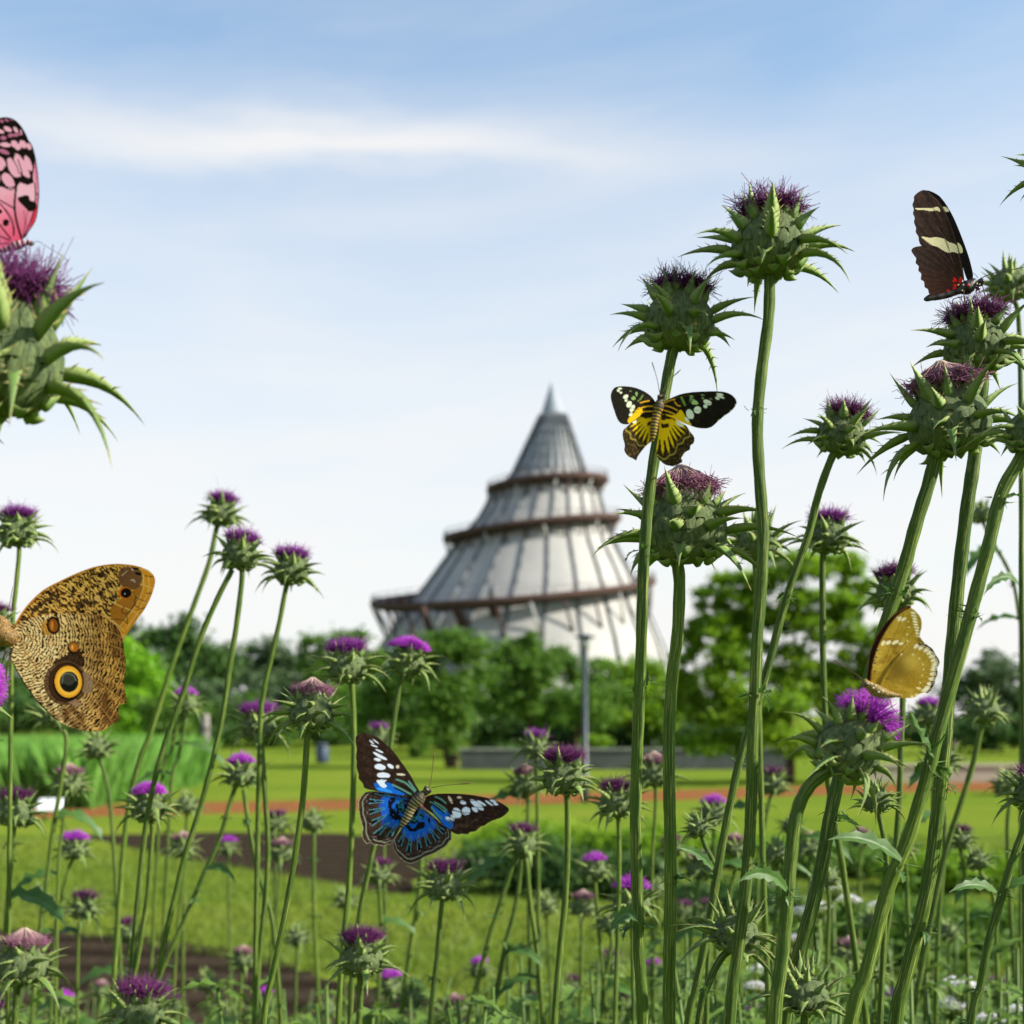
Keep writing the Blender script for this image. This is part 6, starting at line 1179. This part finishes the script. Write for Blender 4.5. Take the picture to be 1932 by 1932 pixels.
# ---- pink butterfly at the left edge
def butterfly_pink():
    b = Bug((0, 350), .31056, .70, 'pink and black butterfly with folded wings perched at the left edge'); b.start('butterfly', 200, 1690)
    def fw(V):
        x = V[:, 0]; y = V[:, 1]; p = Paint(V, (252, 186, 204)); r = np.hypot(x-230, y-1620); p.mask(np.clip(1.-r/620., 0, 1), (236, 96, 130), .9); K = (30, 22, 12)
        p.poly([(-600, 50), (600, 50), (560, 300), (420, 640), (392, 760), (375, 870), (385, 965), (310, 980), (230, 950), (195, 1005), (165, 1010), (120, 1020), (0, 1000), (-300, 980), (-600, 1000)], K, sm=False)
        PK = (250, 184, 204); DM = (196, 118, 150)
        for e in ((75, 242, 26, 13, 25), (18, 252, 26, 16, 15), (130, 240, 16, 6, 20), (40, 445, 34, 26, 0), (120, 415, 34, 22, -10), (180, 410, 32, 20, 0), (228, 402, 24, 14, 10), (45, 600, 62, 26, 22), (-60, 450, 40, 30, 0)): p.ell(*e, DM, 1, .3)
        for e in ((88, 343, 52, 26, 28), (178, 350, 20, 42, -35), (5, 368, 46, 22, 20), (240, 375, 8, 30, -20), (60, 522, 66, 27, 5), (165, 515, 36, 48, -40), (205, 545, 38, 38, 0), (262, 515, 34, 52, -38), (330, 540, 26, 40, -25), (158, 785, 58, 125, -28), (250, 762, 50, 158, -30), (322, 735, 34, 95, -22), (20, 715, 34, 66, -35), (0, 775, 46, 42, 0), (90, 925, 56, 96, -38), (-90, 700, 40, 90, -30), (-60, 900, 60, 80, 0)): p.ell(*e, PK, 1, .25)
        p.poly([(190, 1015), (230, 960), (310, 982), (382, 962), (395, 1080), (388, 1165), (345, 1150), (325, 1100), (260, 1110), (192, 1130)], (254, 196, 212))
        p.ell(408, 850, 15, 140, -3, (236, 130, 160)); p.ell(420, 1010, 14, 90, 4, (240, 150, 175)); p.ell(385, 1350, 22, 130, 15, (238, 70, 95)); p.ell(425, 1140, 12, 70, 6, (240, 140, 165))
        for l, w_ in (([(185, 1000), (172, 1120), (165, 1230), (190, 1400), (245, 1590)], 24), ([(-100, 1110), (0, 1155), (150, 1240)], 14), ([(395, 960), (405, 1090), (385, 1270), (335, 1430), (270, 1570)], 13), ([(180, 1010), (120, 1035), (40, 1000)], 10), ([(445, 1060), (405, 1095)], 9), ([(270, 1270), (285, 1430), (260, 1560)], 5), ([(310, 1280), (290, 1430), (262, 1560)], 5), ([(345, 640), (375, 760), (372, 880)], 8), ([(205, 690), (250, 840), (245, 900)], 10), ([(110, 640), (190, 760), (215, 850)], 9)): p.line(l, w_, K)
        p.poly([(198, 1130), (250, 1108), (290, 1095), (330, 1108), (342, 1155), (412, 1182), (405, 1262), (330, 1282), (290, 1240), (240, 1195)], K)
        p.line([(60, 207), (130, 220), (190, 255), (240, 310), (290, 390), (325, 470), (365, 530), (400, 650), (425, 800), (442, 950), (445, 1100), (430, 1280), (400, 1400), (330, 1510), (270, 1590)], 20, K); return p.c
    def hw(V):
        x = V[:, 0]; y = V[:, 1]; p = Paint(V, (250, 176, 198)); r = np.hypot(x-180, y-1640); p.mask(np.clip(1.-r/520., 0, 1), (240, 92, 128), .9); K = (30, 22, 12)
        for l, w_ in (([(0, 1190), (90, 1310), (145, 1430), (155, 1560)], 14), ([(-300, 1100), (0, 1200)], 14), ([(-100, 1340), (0, 1440), (120, 1590)], 16), ([(-200, 1500), (0, 1565), (110, 1610)], 14), ([(-200, 1650), (0, 1650), (110, 1640)], 10), ([(60, 1250), (150, 1380), (165, 1540)], 4)): p.line(l, w_, K)
        p.ell(68, 1408, 36, 38, 20, K, 1, .5); p.ell(0, 1282, 24, 28, 0, K, 1, .5); p.ell(-200, 1300, 40, 40, 0, K); return p.c
    b.wing('forewing', [(270, 1592), (330, 1510), (400, 1400), (430, 1280), (446, 1100), (441, 950), (426, 800), (402, 650), (366, 530), (326, 470), (290, 390), (240, 310), (190, 255), (130, 220), (60, 207), (0, 215), (-80, 240), (-200, 330), (-330, 500), (-420, 700), (-430, 900), (-380, 1000), (-100, 1400), (180, 1620)], fw, lambda x, y: .0012+0*x)
    b.wing('hindwing', [(200, 1630), (190, 1500), (150, 1340), (60, 1230), (-60, 1150), (-300, 1080), (-500, 1150), (-520, 1400), (-420, 1600), (-250, 1700), (-80, 1720), (30, 1700), (120, 1660)], hw, flat(0.))
    M = body_mat('body_pink_black', (.72, .36, .40), (.03, .022, .015), 2600, thr=.55, ns=.8)
    b.body([(392, 1648, 8), (355, 1645, 34), (310, 1640, 26), (260, 1650, 40), (190, 1670, 55), (130, 1695, 40), (40, 1720, 26), (-100, 1740, 20)], M, dd=.0005)
    b.ball('eye', 358, 1648, 24, M_eye, -.003)
    b.line('antenna', [(390, 1620), (450, 1630), (570, 1705), (700, 1780), (775, 1848)], 7, M_leg, 0, tip=1.4)
    for l in ([(145, 1745), (230, 1745), (298, 1730), (250, 1830), (215, 1890), (208, 1940)], [(345, 1690), (342, 1780), (320, 1830), (285, 1860)], [(130, 1715), (70, 1800), (10, 1860), (0, 1890)], [(110, 1720), (60, 1755), (5, 1780)]): b.line('leg', l, 8, M_leg, -.004)
butterfly_pink()
